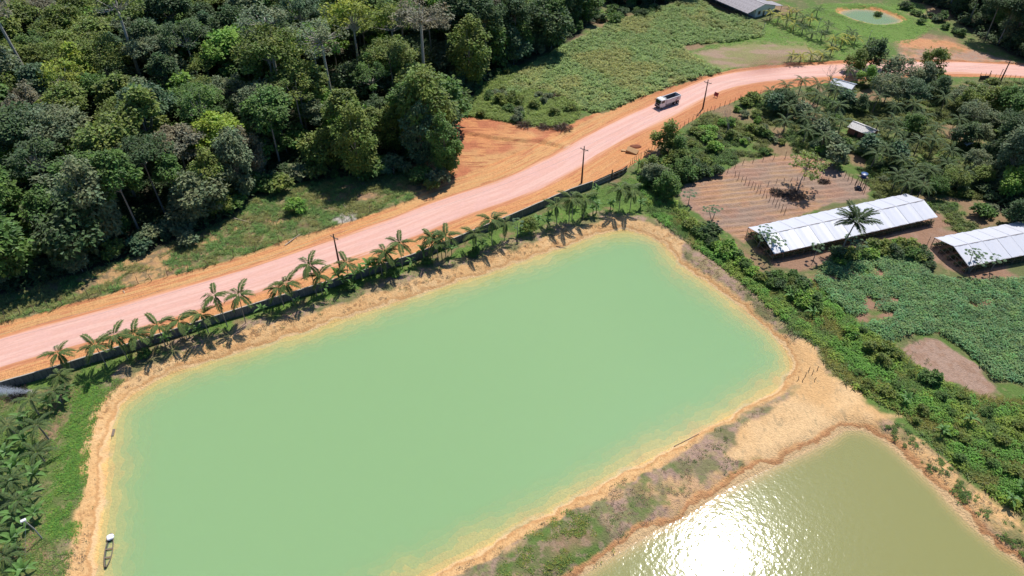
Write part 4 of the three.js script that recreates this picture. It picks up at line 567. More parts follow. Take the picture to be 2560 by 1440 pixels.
// scrub bushes: by the field, along the pond, between the houses
{
  const r = rng(88), pick = (l) => l[(r() * l.length) | 0];
  const bushes = (poly, n, tints, where, group, smin, smax, keep) => {
    const xs = poly.map((p) => p[0]), zs = poly.map((p) => p[1]), x0 = Math.min(...xs), x1 = Math.max(...xs), z0 = Math.min(...zs), z1 = Math.max(...zs);
    for (let k = 0, m = 0; k < 4000 && m < n; k++) { const x = mix(x0, x1, r()), z = mix(z0, z1, r()), s = mix(smin, smax, r() * r()); if (polyDistance(poly, x, z) > -0.6 || !inView(x, 1, z, 0.05) || (keep && !keep(x, z)) || !standing.every(([a, b, q]) => Math.hypot(a - x, b - z) > s * 1.3)) continue; plant('bush', pick(tints), [x, z], s, where, group); standing.push([x, z, s]); m++; }
  };
  bushes([[32, -156], [38.1, -161.8], [40.3, -168.9], [47.7, -167.9], [57.7, -159.8], [50, -157.9], [42, -154.1], [40.1, -148.6]], 26, ['green', 'olive', 'deep', 'green'], 'at the corner of the ploughed field', 'bushes at the field corner', 1.1, 2.1);
  bushes([[51, -185.7], [62.8, -196.9], [76.9, -204.9], [78.8, -198.2], [78.1, -183.4], [80, -174.3], [72.4, -171], [61.8, -167.9], [55.4, -163.8], [48.1, -170]], 30, ['green', 'olive', 'grey', 'spring', 'olive'], 'in the weedy plot beside the road', 'bushes of the weedy plot', 0.7, 1.7);
  bushes([[41.9, -147.7], [44.6, -138.4], [50.3, -128.3], [54.3, -119], [60.9, -117.7], [65.3, -109.9], [61.6, -106.3], [57.6, -112.5], [52.2, -117.7], [47.1, -126.1], [41.9, -136.8]], 34, ['deep', 'green', 'olive', 'green', 'spring'], 'along the hedge beside the large pond', 'bushes of the hedge', 0.9, 1.9);
  bushes(weeds, 34, ['green', 'olive', 'spring', 'green', 'olive'], 'in the weeds right of the ponds', 'bushes of the weed strip', 0.5, 1.5, (x, z) => z > -112);
  bushes([[72.5, -126.1], [82.9, -129.8], [90.6, -130.5], [94.2, -126.1], [92, -119], [90.2, -123.2], [83.3, -126.1], [71.9, -121.8]], 26, ['green', 'olive', 'spring', 'deep'], 'in front of the long greenhouse', 'bushes before the greenhouse', 0.8, 1.6);
  bushes([[97.5, -167.9], [112.3, -172.1], [127.9, -163.8], [120.5, -141.7], [109.2, -138.4], [106.6, -145.1], [102.9, -150.4], [94.3, -154.1]], 28, ['green', 'olive', 'grey', 'deep'], 'behind the long greenhouse', 'bushes behind the greenhouse', 0.7, 1.7);
  bushes([[132.1, -223.8], [149, -217.7], [163.4, -213.3], [147.1, -183.4], [134.5, -183.4], [132.1, -200.8]], 24, ['olive', 'green', 'grey'], 'at the far side of the orchard', 'bushes of the far orchard', 0.8, 1.8);
  bushes([[79.1, -190.6], [90.4, -185.7], [98.3, -170], [104.7, -161.8], [95.8, -157.9], [89.5, -163.8], [83.4, -171]], 20, ['green', 'spring', 'blue', 'olive'], 'among the orchard palms', 'bushes among the palms', 0.7, 1.4);
  bushes(scrubA, 24, ['olive', 'grey', 'green', 'olive'], 'in the scrub beside the red clearing', 'bushes of the scrub', 0.8, 1.6);
  bushes([[30.7, -274.2], [44.3, -285], [63.6, -287.2], [55.6, -276.3], [42.3, -268], [32.5, -260.1]], 16, ['deep', 'green'], 'at the top of the upper field', 'bushes above the upper field', 1, 2.2);
  bushes([[136.7, -278.4], [155, -285], [165.8, -274.2], [166.4, -256.3], [157.9, -250.7], [152.6, -258.2], [150.3, -270]], 14, ['green', 'grey', 'deep'], 'beyond the round pond', 'bushes round the far pond', 0.8, 1.7);
}
for (const [at, h] of [[[74.1, -76], 1.6], [[80.2, -78.6], 1.4], [[81.6, -64.9], 1.4], [[78.9, -62.7], 1.2], [[58.5, -111.2], 1.2], [[56.4, -130.5], 1.4], [[61.6, -106.3], 1], [[71, -83.5], 1], [[33.4, -162.8], 1.8]]) banana(at, h, 'in the weeds right of the ponds', 'bananas in the weeds', { size: 0.8 });

// ---------------------------------------------------------------- ground cover nobody could count
{
  const r = rng(4242), m = new THREE.Matrix4(), q = new THREE.Quaternion(), e = new THREE.Euler(), p = new THREE.Vector3(), s = new THREE.Vector3();
  const put = (x, y, z, size, tall = 1) => { e.set((r() - 0.5) * 0.3, r() * 6.283, (r() - 0.5) * 0.3); q.setFromEuler(e); return m.compose(p.set(x, y, z), q, s.set(size, size * tall, size)).clone(); };
  const tuft = (seed, n, h, spread, w) => { const k = rng(seed), L = new Leaves(); for (let i = 0; i < n; i++) { const a = k() * 6.283, R = k() * spread, b = k() * 6.283, t = 0.7 + k() * 1.1; L.add(Math.cos(a) * R, -0.03, Math.sin(a) * R, Math.cos(b) * t, 1, Math.sin(b) * t, -Math.cos(b), 0.8, -Math.sin(b), h * (0.6 + 0.7 * k()), w, 0.75 + 0.5 * k(), (k() - 0.5) * 0.4, 0); } return L.build(); };
  const herb = (seed, n, h, spread, leaf) => { const k = rng(seed), L = new Leaves(); for (let i = 0; i < n; i++) { const a = k() * 6.283, R = Math.sqrt(k()) * spread, y = h * (0.35 + 0.65 * k()) * (1 - 0.4 * R / spread), b = k() * 6.283; L.add(Math.cos(a) * R, y, Math.sin(a) * R, Math.cos(b), -0.15 + 0.5 * (k() - 0.5), Math.sin(b), (k() - 0.5) * 0.8, 1, (k() - 0.5) * 0.8, leaf * (0.7 + 0.6 * k()), leaf * 0.3, 0.72 + 0.56 * k(), (k() - 0.5) * 0.3); } return L.build(); };
  const scatter = (poly, n, keep, size, tall) => {
    const xs = poly.map((c) => c[0]), zs = poly.map((c) => c[1]), x0 = Math.max(GX0, Math.min(...xs)), x1 = Math.min(GX1, Math.max(...xs)), z0 = Math.max(GZ0, Math.min(...zs)), z1 = Math.min(GZ1, Math.max(...zs)), out = [];
    for (let k = 0; k < n; k++) { const x = mix(x0, x1, r()), z = mix(z0, z1, r()); if (!inView(x, 0, z, 0.06) || !keep(x, z)) continue; const y = groundAt(x, z); out.push(put(x, y, z, size[0] + r() * (size[1] - size[0]), tall ? tall[0] + r() * (tall[1] - tall[0]) : 1)); }
    return out;
  };
  const within = (d) => (x, z) => look(d, x, z) < 0 - (fbm(x / 3, z / 3) - 0.5) * 2;
  const tints = (list, f) => list.map((mt) => { const x = mt.elements[12], z = mt.elements[14]; return f(x, z); });
  const free = (x, z) => look(D.shoulder, x, z) > 0.2 && look(D.clearing, x, z) > 0 && look(D.pondOne, x, z) > 1.2 && look(D.pondTwo, x, z) > 1.2 && look(D.pondThree, x, z) > 0.8;
  const cass = herb(5, 44, 1.35, 0.95, 0.5), cassCool = herb(6, 60, 1.2, 1.0, 0.4), weed = herb(7, 30, 0.7, 0.6, 0.36), blades = tuft(8, 12, 0.28, 0.4, 0.045), tall = tuft(9, 16, 0.42, 0.5, 0.05);
  let list = scatter(cassavaA, 11500, within(D.cassavaA), [0.75, 1.25], [0.6, 1.2]);
  stuff('cassava_crop', 'yellow-green cassava crop filling the field above the road', cass, LEAF.cassava, list, tints(list, (x, z) => { const n = fbm(x / 9, z / 9), g = 0.85 + 0.35 * r(); return rgb(g * (0.88 + 0.28 * smooth(0.35, 0.65, n)), g, g * 0.95); }));
  list = scatter(cassavaB, 7000, (x, z) => within(D.cassavaB)(x, z) && look(D.barePatch, x, z) + (fbm(x / 3, z / 3) - 0.5) * 4 > 0.2 && fbm(x / 5 + 3, z / 5) < 0.66, [0.7, 1.15], [0.6, 1.2]);
  stuff('cassava_crop', 'blue-green cassava crop in front of the second greenhouse', cassCool, LEAF.cassavaCool, list, tints(list, () => { const g = 0.65 + 0.75 * r(); return rgb(g * (0.8 + 0.45 * r()), g, g * (0.8 + 0.4 * r())); }));
  list = scatter(weeds, 26000, (x, z) => look(D.weeds, x, z) < 0.3 && free(x, z) && look(D.sandFlat, x, z) > 1 && look(D.sandRight, x, z) > 0.5 && look(D.barePatch, x, z) > 0 && look(D.cassavaB, x, z) > -0.5 && fbm(x / 4, z / 4 + 8) > 0.47, [0.6, 1.3], [0.6, 1.5]);
  stuff('weeds', 'lush green weeds covering the strip right of the ponds', weed, LEAF.spring, list, tints(list, (x, z) => { const n = fbm(x / 6 + 4, z / 6), g = 0.75 + 0.45 * r(); return rgb(g * (0.8 + 0.5 * smooth(0.4, 0.6, n)), g, g); }));
  list = scatter(weeds, 24000, (x, z) => look(D.weeds, x, z) < 0.3 && free(x, z) && look(D.sandFlat, x, z) > 0.6 && look(D.sandRight, x, z) > 0.3 && fbm(x / 4, z / 4 + 8) < 0.52, [0.7, 1.6]);
  stuff('grass', 'tall yellow-green grass among the weeds right of the ponds', tall, LEAF.grass, list, tints(list, (x, z) => { const n = fbm(x / 5 + 14, z / 5), g = 0.6 + 0.4 * r(); return rgb(g * mix(0.75, 1.25, smooth(0.4, 0.6, n)), g * 0.85, g); }));
  const orchardGround = [[35.2, -163.8], [57.1, -193.1], [76.9, -204.9], [99.9, -214.2], [131.5, -216.2], [165, -216.2], [122.6, -138.4], [102.4, -132.1], [102.1, -141.7], [90.8, -150.4], [92, -161.8], [84.9, -168.9], [73.8, -172.1], [61.8, -167.9], [55, -161.8], [42, -154.1], [41.1, -148.6]];
  list = scatter(orchardGround, 30000, (x, z) => polyDistance(orchardGround, x, z) < 0 && free(x, z) && look(D.brownField, x, z) > 0.4 && look(D.yard, x, z) > -1 && fbm(x / 13 + 5, z / 13) < 0.6 && fbm(x / 3, z / 3 + 8) > 0.4, [0.6, 1.3], [0.5, 1.3]);
  stuff('weeds', 'weeds and low herbs on the orchard floor', weed, LEAF.spring, list, tints(list, (x, z) => { const n = fbm(x / 8 + 4, z / 8), g = 0.3 + 0.45 * r(); return rgb(g * (0.9 + 0.6 * smooth(0.4, 0.6, n)), g, g * 0.9); }));
  list = scatter(verge, 26000, (x, z) => look(D.verge, x, z) < 0.4 && look(D.shoulder, x, z) > 0.1 && fbm(x / 8 + 3, z / 5 + 12) < 0.6 + 0.12 * r() && fbm(x / 2.5, z / 2.5) > 0.38, [0.6, 1.2]);
  stuff('grass', 'rough grass on the verge between wood and road', tall, LEAF.grass, list, tints(list, (x, z) => { const n = smooth(0.4, 0.6, fbm(x / 4 + 1, z / 4)), g = 0.7 + 0.4 * r(); return rgb(g * mix(1.15, 0.7, n), g * mix(0.8, 0.85, n), g * mix(1.3, 1.1, n)); }));
  list = scatter(wallStrip, 17000, (x, z) => look(D.wallStrip, x, z) < 0.2 && free(x, z) && look(D.pondOne, x, z) > 4.2 && fbm(x / 6 + 21, z / 6) < 0.6, [0.5, 1.0]);
  stuff('grass', 'short green grass under the wall palms', blades, LEAF.grass, list, tints(list, () => { const g = 0.75 + 0.4 * r(); return rgb(g * (0.75 + 0.3 * r()), g, g); }));
  list = scatter(leftStrip, 9000, (x, z) => look(D.leftStrip, x, z) < (r() - 0.65) * 4 && look(D.pondOne, x, z) > 2.5 && fbm(x / 2.5, z / 2.5) > 0.38, [0.5, 1.0]);
  stuff('grass', 'thick bright green grass on the left pond bank', blades, LEAF.grass, list, tints(list, () => { const g = 0.9 + 0.4 * r(); return rgb(g * 0.66 * (0.8 + 0.5 * r()), g * 0.84, g * 0.6); }));
  list = scatter([[-97.4, -84], [-83, -88.8], [-76.5, -87.9], [-71.7, -75.1], [-65.5, -57.8], [-63.2, -50.8], [-77.8, -49.6]], 9000, (x, z) => look(D.pondOne, x, z) > 3 && look(D.leftStrip, x, z) > 0 && fbm(x / 4 + 2, z / 4) > 0.45, [0.5, 1.0]);
  stuff('grass', 'patchy grass on the floor of the lower left grove', blades, LEAF.grass, list, tints(list, () => { const g = 0.6 + 0.4 * r(); return rgb(g, g, g); }));
  list = scatter(lawn, 22000, (x, z) => look(D.lawn, x, z) < 0.5 && free(x, z) && look(D.lawnBrown, x, z) > -1 && fbm(x / 5, z / 5) > 0.38, [0.6, 1.1], [0.4, 0.8]);
  stuff('grass', 'bright green lawn grass around the far pond', blades, LEAF.grass, list, tints(list, () => { const g = 0.9 + 0.4 * r(); return rgb(g, g * 1.05, g); }));
  const band = (x, z) => { const a = look(D.pondOne, x, z), b = look(D.pondTwo, x, z); return (a > 1.0 && a < 7.5 && look(D.leftStrip, x, z) > 0) || (b > 0.7 && b < 5) || look(D.dike, x, z) < 0; };
  list = scatter([[-62.7, -49.6], [-65.5, -57.8], [-75.1, -87.9], [-52.2, -105.1], [-24.5, -119], [21.1, -138.4], [40.2, -138.4], [53.9, -117.7], [63.1, -93.9], [71, -76.8], [80.3, -60.6], [74.3, -49.6]], 60000, (x, z) => free(x, z) && (band(x, z) || look(D.barePatch, x, z) < 0.5) && look(D.sandFlat, x, z) > 0.5 && fbm(x / 1.8 + 9, z / 1.8) > 0.53 && look(D.dikeGreen, x, z) > -0.5, [0.35, 0.8], [0.6, 1.1]);
  stuff('dry_grass', 'tufts of dry grass on the sandy pond banks', blades, LEAF.straw, list, tints(list, (x, z) => { const g = 0.5 + 0.5 * r(), k = smooth(0.5, 0.66, fbm(x / 3, z / 3 + 50)); return rgb(g * mix(1, 0.4, k), g * mix(0.95, 0.75, k), g * mix(1.1, 0.35, k)); }));
  list = scatter(sandRight, 2600, (x, z) => { const d = look(D.pondTwo, x, z); return d > 0.7 && d < 4.2 && fbm(x / 1.3 + 4, z / 1.3 + 2) > 0.585 - 0.01 * d; }, [0.25, 0.7], [0.4, 0.9]);
  stuff('weeds', 'scattered dark green weeds on the right bank of the smaller pond', weed, LEAF.green, list, tints(list, () => { const g = 0.7 + 0.6 * r(); return rgb(g * (0.9 + 0.5 * r()), g, g); }));
  list = scatter(dikeGreen, 2600, (x, z) => look(D.dikeGreen, x, z) < (r() - 0.7) * 3 && fbm(x / 2, z / 2) > 0.47, [0.5, 1.0]);
  stuff('grass', 'green grass patch on the dike between the ponds', blades, LEAF.grass, list, tints(list, () => { const g = 0.7 + 0.4 * r(); return rgb(g * (0.8 + 0.7 * r()), g * 0.9, g * 0.9); }));
  list = scatter(scrubA, 7000, (x, z) => look(D.scrubA, x, z) < 0.3 && look(D.clearing, x, z) > 0.3, [0.7, 1.4], [0.6, 1.3]);
  stuff('scrub', 'dull olive scrub beside the red clearing', weed, LEAF.olive, list, tints(list, () => { const g = 1.2 + 0.6 * r(); return rgb(g * 1.0, g, g * 1.2); }));
  list = scatter([[GX0, GZ0], [GX1, GZ0], [GX1, -60], [GX0, -60]], 26000, (x, z) => Math.min(look(D.forestA, x, z), look(D.forestB, x, z), look(D.forestC, x, z), look(D.forestD, x, z)) < -0.5, [1.2, 3.2], [0.7, 1.6]);
  for (let k = 0; k < 7000; k++) { const x = -230 + r() * 102, z = -330 + r() * 240; if (inView(x, 2, z, 0.06) && polyDistance(forestA, x, z) < -0.5) list.push(put(x, groundAt(x, z), z, 1.4 + r() * 2, 0.7 + r() * 0.9)); }
  stuff('undergrowth', 'dark undergrowth on the floor of the wood', weed, LEAF.deep, list, tints(list, () => { const g = 0.7 + 0.6 * r(); return rgb(g, g, g); }));
}
// ---------------------------------------------------------------- things people made
const matte = (name, r, g, b, roughness = 0.85, extra = {}) => new THREE.MeshStandardMaterial({ name, color: rgb(r, g, b), roughness, ...extra });
const MAT = {
  concrete: matte('weathered concrete', 0.17, 0.16, 0.15), coping: matte('pale cement coping', 0.42, 0.37, 0.31), pole: matte('dark pole', 0.1, 0.055, 0.04), arm: matte('crossarm timber', 0.24, 0.19, 0.16), insulator: matte('porcelain', 0.3, 0.22, 0.18, 0.3), wire: matte('aluminium cable', 0.3, 0.3, 0.3, 0.5),
  wood: matte('grey weathered timber', 0.2, 0.15, 0.11), woodDark: matte('dark timber', 0.1, 0.065, 0.045), woodPale: matte('pale dry wood', 0.5, 0.4, 0.29), white: matte('white paint', 0.78, 0.77, 0.76, 0.35), whiteWall: matte('whitewash', 0.7, 0.72, 0.68), black: matte('black rubber', 0.02, 0.02, 0.022, 0.8), dark: matte('dark steel', 0.06, 0.06, 0.065, 0.6), bed: matte('worn steel bed', 0.13, 0.13, 0.135, 0.7), glass: matte('tinted windscreen', 0.012, 0.02, 0.022, 0.08), red: matte('red paint', 0.36, 0.045, 0.04, 0.6), redPale: matte('faded red paint', 0.5, 0.16, 0.13, 0.7), blue: matte('blue plastic', 0.03, 0.075, 0.22, 0.4), grey: matte('grey metal', 0.4, 0.4, 0.42, 0.5), tan: matte('tan hardened earth', 0.52, 0.3, 0.14), rust: matte('rust-brown stain', 0.28, 0.1, 0.08, 0.8), sack: matte('white sack', 0.8, 0.8, 0.82),
};
const plastic = new THREE.MeshPhysicalMaterial({ name: 'white greenhouse film', color: rgb(0.66, 0.66, 0.71), roughness: 0.4, transmission: 0.1, thickness: 0, side: THREE.DoubleSide });
const streaky = (name, base, dark, roughness, sx, sy) => { const t = colorTexture(256, 256, (u, v, c) => { const n = fbm(u * sx, v * sy), m = fbm(u * 11 + 4, v * 9); c[0] = mix(base[0], dark[0], smooth(0.45, 0.7, n) * 0.8 + smooth(0.55, 0.75, m) * 0.2); c[1] = mix(base[1], dark[1], smooth(0.45, 0.7, n) * 0.8 + smooth(0.55, 0.75, m) * 0.2); c[2] = mix(base[2], dark[2], smooth(0.45, 0.7, n) * 0.8 + smooth(0.55, 0.75, m) * 0.2); }); t.wrapS = t.wrapT = THREE.RepeatWrapping; return new THREE.MeshStandardMaterial({ name, map: t, roughness }); };
MAT.wallPanel = streaky('stained cement wall', [0.14, 0.13, 0.12], [0.045, 0.042, 0.04], 0.9, 24, 3);
MAT.roofGrey = streaky('weathered fibre cement', [0.34, 0.31, 0.32], [0.2, 0.175, 0.18], 0.75, 5, 16);
MAT.roofPale = streaky('pale fibre cement', [0.6, 0.57, 0.55], [0.42, 0.38, 0.35], 0.7, 6, 14);
MAT.roofBlue = streaky('bluish metal roof', [0.3, 0.34, 0.42], [0.18, 0.2, 0.25], 0.5, 4, 14);
const box = (w, h, d, x = 0, y = 0, z = 0) => new THREE.BoxGeometry(w, h, d).translate(x, y, z);
const rod = (a, b, r0, r1 = r0, sides = 6) => tube([V(...a), V(...b)], r0, r1, sides, true);
const yawOf = (a, b) => Math.atan2(-(b[1] - a[1]), b[0] - a[0]);

{ // roadside wall: panels and copings one by one
  const line = [[-101.1, -82.3], [-93.5, -86.6], [-85.2, -90.6], [-78.5, -94.1], [-69.3, -99], [-61.4, -103.4], [-52.6, -108.1], [-38.2, -115.5], [-22.3, -124.1], [-13.3, -130.2], [0, -139.7], [14.5, -150.5], [20.6, -154.3]], o = thing('wall', 'long stained cement wall running between the road and the palms', 'wall', [0, 0], 0, undefined, 0);
  const post = box(0.26, 2.2, 0.26, 0, 0.95, 0);
  for (let i = 1; i < line.length; i++) {
    const [ax, az] = line[i - 1], [bx, bz] = line[i], L = Math.hypot(bx - ax, bz - az), n = Math.max(1, Math.round(L / 3)), yaw = yawOf(line[i - 1], line[i]);
    const panel = box(L / n - 0.02, 2.15, 0.14, 0, 0.9, 0), cope = box(L / n - 0.015, 0.07, 0.24, 0, 2.01, 0);
    for (let k = 0; k < n; k++) { const t = (k + 0.5) / n, x = mix(ax, bx, t), z = mix(az, bz, t), y = groundAt(x, z) * 0.5 + ((i * 7 + k * 3) % 5 - 2) * 0.012; for (const [name, g, m] of [['panel', panel, MAT.wallPanel], ['coping', cope, MAT.coping]]) { const q = part(o, name, g, m, [x, y, z]); q.rotation.y = yaw; } const p = part(o, 'pier', post, MAT.concrete, [mix(ax, bx, k / n), y - 0.03, mix(az, bz, k / n)]); p.rotation.y = yaw; }
  }
}
{ // board fence with rails at the far end of the wall
  const line = [[20.8, -154.3], [25.9, -158.2], [28.9, -160.3], [30.4, -162.1]], o = thing('board_fence', 'dark brown board fence continuing the wall towards the bushes', 'fence', [0, 0], 0, undefined, 0);
  for (let i = 1; i < line.length; i++) {
    const [ax, az] = line[i - 1], [bx, bz] = line[i], L = Math.hypot(bx - ax, bz - az), n = Math.round(L / 0.75), yaw = yawOf(line[i - 1], line[i]), board = box(L / n - 0.03, 1.95, 0.05, 0, 0.9, 0);
    for (let k = 0; k < n; k++) { const x = mix(ax, bx, (k + 0.5) / n), z = mix(az, bz, (k + 0.5) / n), q = part(o, 'board', board, i === 1 ? MAT.concrete : (k % 3 ? MAT.woodDark : MAT.wood), [x, ((k * 5) % 4) * 0.025, z]); q.rotation.y = yaw; }
    for (const h of [0.45, 1.55]) part(o, 'rail', rod([ax, h, az + 0.14], [bx, h, bz + 0.14], 0.05), MAT.coping);
  }
  const [x, z] = line[1]; part(o, 'post', box(0.3, 3.0, 0.3, 0, 1.4, 0), MAT.woodDark, [x, 0, z + 0.12]);
}
const poleTops = [];
for (const [at, h, label] of [[[157.3, -216.2], 7.6, 'dark utility pole at the far road bend beside the gate'], [[57.7, -197.7], 9.3, 'dark utility pole with crossarm beside the truck'], [[18, -156.5], 10.7, 'dark utility pole with crossarm behind the end of the wall'], [[-37.9, -121], 9.9, 'dark utility pole rising among the banana plants by the wall'], [[-111.3, -83.1], 10, 'dark utility pole beside the wall beyond the left edge']]) {
  const o = thing('utility_pole', label, 'utility pole', at, 0.95, 'utility poles along the road');
  part(o, 'pole', tube([V(0, -0.4, 0), V(0, h * 0.5, 0), V(0, h, 0)], 0.27, 0.12, 8, true), MAT.pole);
  const arm = part(o, 'crossarm', mergeGeometries([box(0.14, 0.16, 2.3), rod([0, -0.02, -0.75], [0.02, -0.7, -0.05], 0.03), rod([0, -0.02, 0.75], [0.02, -0.7, 0.05], 0.03)].map((g) => { const q = g.index ? g.toNonIndexed() : g; q.deleteAttribute('uv'); return q; })), MAT.arm, [0.14, h - 1.0, 0]);
  for (const z of [-1.0, 0, 1.0]) part(arm, 'insulator', new THREE.LatheGeometry([[0.001, 0], [0.07, 0], [0.09, 0.06], [0.05, 0.1], [0.08, 0.14], [0.04, 0.22], [0.001, 0.24]].map(([a, b]) => new THREE.Vector2(a, b)), 8), MAT.insulator, [0, 0.08, z]);
  o.updateMatrixWorld(true);
  poleTops.push([-1.0, 1.0].map((z) => arm.localToWorld(V(0, 0.3, z))));
}
for (let i = 1; i < poleTops.length; i++) for (let k = 0; k < 2; k++) {
  const a = poleTops[i - 1][k], b = poleTops[i][k], pts = Array.from({ length: 17 }, (_, q) => { const t = q / 16, p = a.clone().lerp(b, t); p.y -= 4 * t * (1 - t) * a.distanceTo(b) * 0.022; return p; });
  const w = new THREE.Mesh(tube(pts, 0.014, 0.014, 5), MAT.wire); w.name = numbered('overhead_wire'); w.castShadow = w.receiveShadow = true; scene.add(w);
  tag(w, `thin overhead cable on the ${k ? 'pond' : 'wood'} side of the ${['far bend', 'truck', 'wall end', 'palm row'][i - 1]} pole span`, 'cable', 'overhead cables');
}
{ // the truck
  const o = thing('truck', 'white tipper truck with an open dark bed driving on the pink road', 'truck', [47.3, -199.9], Math.atan2(-0.55, -0.83), undefined, 0.16);
  const cab = part(o, 'cab', (() => { const s = new THREE.Shape(); [[0, 0], [2.0, 0], [2.08, 0.25], [2.02, 1.05], [1.8, 1.95], [1.6, 2.15], [0.15, 2.15], [0, 2.0]].forEach(([x, y], i) => (i ? s.lineTo(x, y) : s.moveTo(x, y))); return new THREE.ExtrudeGeometry(s, { depth: 2.3, bevelEnabled: true, bevelSize: 0.06, bevelThickness: 0.06, bevelSegments: 2 }).translate(2.0, 0.72, -1.15); })(), MAT.white);
  part(cab, 'windscreen', (() => { const g = box(0.05, 0.98, 2.08); g.rotateZ(0.24); return g.translate(4.0, 2.28, 0); })(), MAT.glass);
  for (const s of [-1, 1]) { part(cab, 'side_window', box(1.1, 0.72, 0.05, 3.1, 2.25, s * 1.215), MAT.glass); part(cab, 'mirror', mergeGeometries([box(0.12, 0.5, 0.2, 3.95, 2.35, s * 1.5), box(0.05, 0.05, 0.3, 3.92, 2.5, s * 1.32)]), MAT.dark); part(cab, 'headlight', box(0.08, 0.2, 0.42, 4.14, 1.05, s * 0.85), MAT.grey); part(cab, 'door', box(1.25, 1.5, 0.04, 3.05, 1.75, s * 1.205), MAT.white); }
  part(cab, 'grille', box(0.07, 0.62, 1.5, 4.13, 1.42, 0), MAT.black); part(o, 'bumper', mergeGeometries([box(0.3, 0.38, 2.36, 4.05, 0.68, 0), box(0.5, 0.12, 2.2, 3.9, 0.45, 0)]), MAT.dark); part(cab, 'roof_hatch', box(0.5, 0.07, 0.6, 2.9, 2.95, 0), MAT.white);
  part(o, 'air_deflector', mergeGeometries([rod([2.05, 2.9, -0.9], [1.75, 3.1, -0.9], 0.05), rod([2.05, 2.9, 0.9], [1.75, 3.1, 0.9], 0.05), rod([1.75, 3.1, -0.9], [1.75, 3.1, 0.9], 0.05)]), MAT.white);
  part(o, 'chassis', mergeGeometries([box(7.6, 0.28, 0.24, -0.1, 0.85, -0.42), box(7.6, 0.28, 0.24, -0.1, 0.85, 0.42), box(0.3, 0.4, 1.6, -3.9, 0.75, 0)]), MAT.dark);
  const bed = part(o, 'bed_floor', box(5.7, 0.12, 2.3, -1.15, 1.2, 0), MAT.bed);
  for (const s of [-1, 1]) {
    const side = part(o, 'bed_side', mergeGeometries([box(5.8, 1.4, 0.06, -1.15, 1.92, s * 1.2), box(5.86, 0.1, 0.16, -1.15, 2.64, s * 1.2)]), MAT.white);
    for (let i = 0; i < 7; i++) part(side, 'rib', box(0.09, 1.3, 0.08, -3.9 + i * 0.92, 1.9, s * 1.255), MAT.white);
    for (const [x, y, w] of [[-2.8, 2.15, 0.9], [-2.6, 1.7, 1.2], [-2.2, 1.4, 0.7]]) part(side, 'stripe', box(w, 0.14, 0.02, x, y, s * 1.31), MAT.redPale);
    part(side, 'inner_lining', box(5.6, 1.3, 0.03, -1.15, 1.93, s * 1.152), MAT.bed);
    part(o, 'side_guard', mergeGeometries([box(2.2, 0.09, 0.05, 0.4, 0.95, s * 1.18), box(2.2, 0.09, 0.05, 0.4, 0.68, s * 1.18), box(0.07, 0.5, 0.05, -0.6, 0.85, s * 1.17), box(0.07, 0.5, 0.05, 1.3, 0.85, s * 1.17)]), MAT.grey);
    for (const x of [2.95, -1.95, -3.2]) { const w = part(o, 'wheel', new THREE.CylinderGeometry(0.52, 0.52, x > 0 ? 0.32 : 0.55, 18).rotateX(Math.PI / 2), MAT.black, [x, 0.5, s * (x > 0 ? 1.02 : 0.93)]); part(w, 'rim', new THREE.CylinderGeometry(0.26, 0.3, 0.06, 14).rotateX(Math.PI / 2), MAT.grey, [0, 0, s * (x > 0 ? 0.15 : 0.26)]); part(o, 'mudguard', new THREE.CylinderGeometry(0.62, 0.62, 0.5, 14, 1, true, -0.1, 1.8).rotateX(Math.PI / 2).rotateZ(2.2).translate(x, 0.55, s * 1.0), MAT.dark); }
  }
  part(o, 'headboard', box(0.08, 1.7, 2.4, 1.72, 2.05, 0), MAT.white); part(o, 'tailgate', mergeGeometries([box(0.08, 1.35, 2.36, -4.06, 1.93, 0), box(0.12, 0.1, 2.4, -4.06, 2.64, 0)]), MAT.white); part(bed, 'hoist_cover', mergeGeometries([box(0.5, 1.2, 0.7, 1.35, 1.85, 0), box(0.5, 0.3, 1.8, 1.35, 1.4, 0)]), MAT.dark);
}
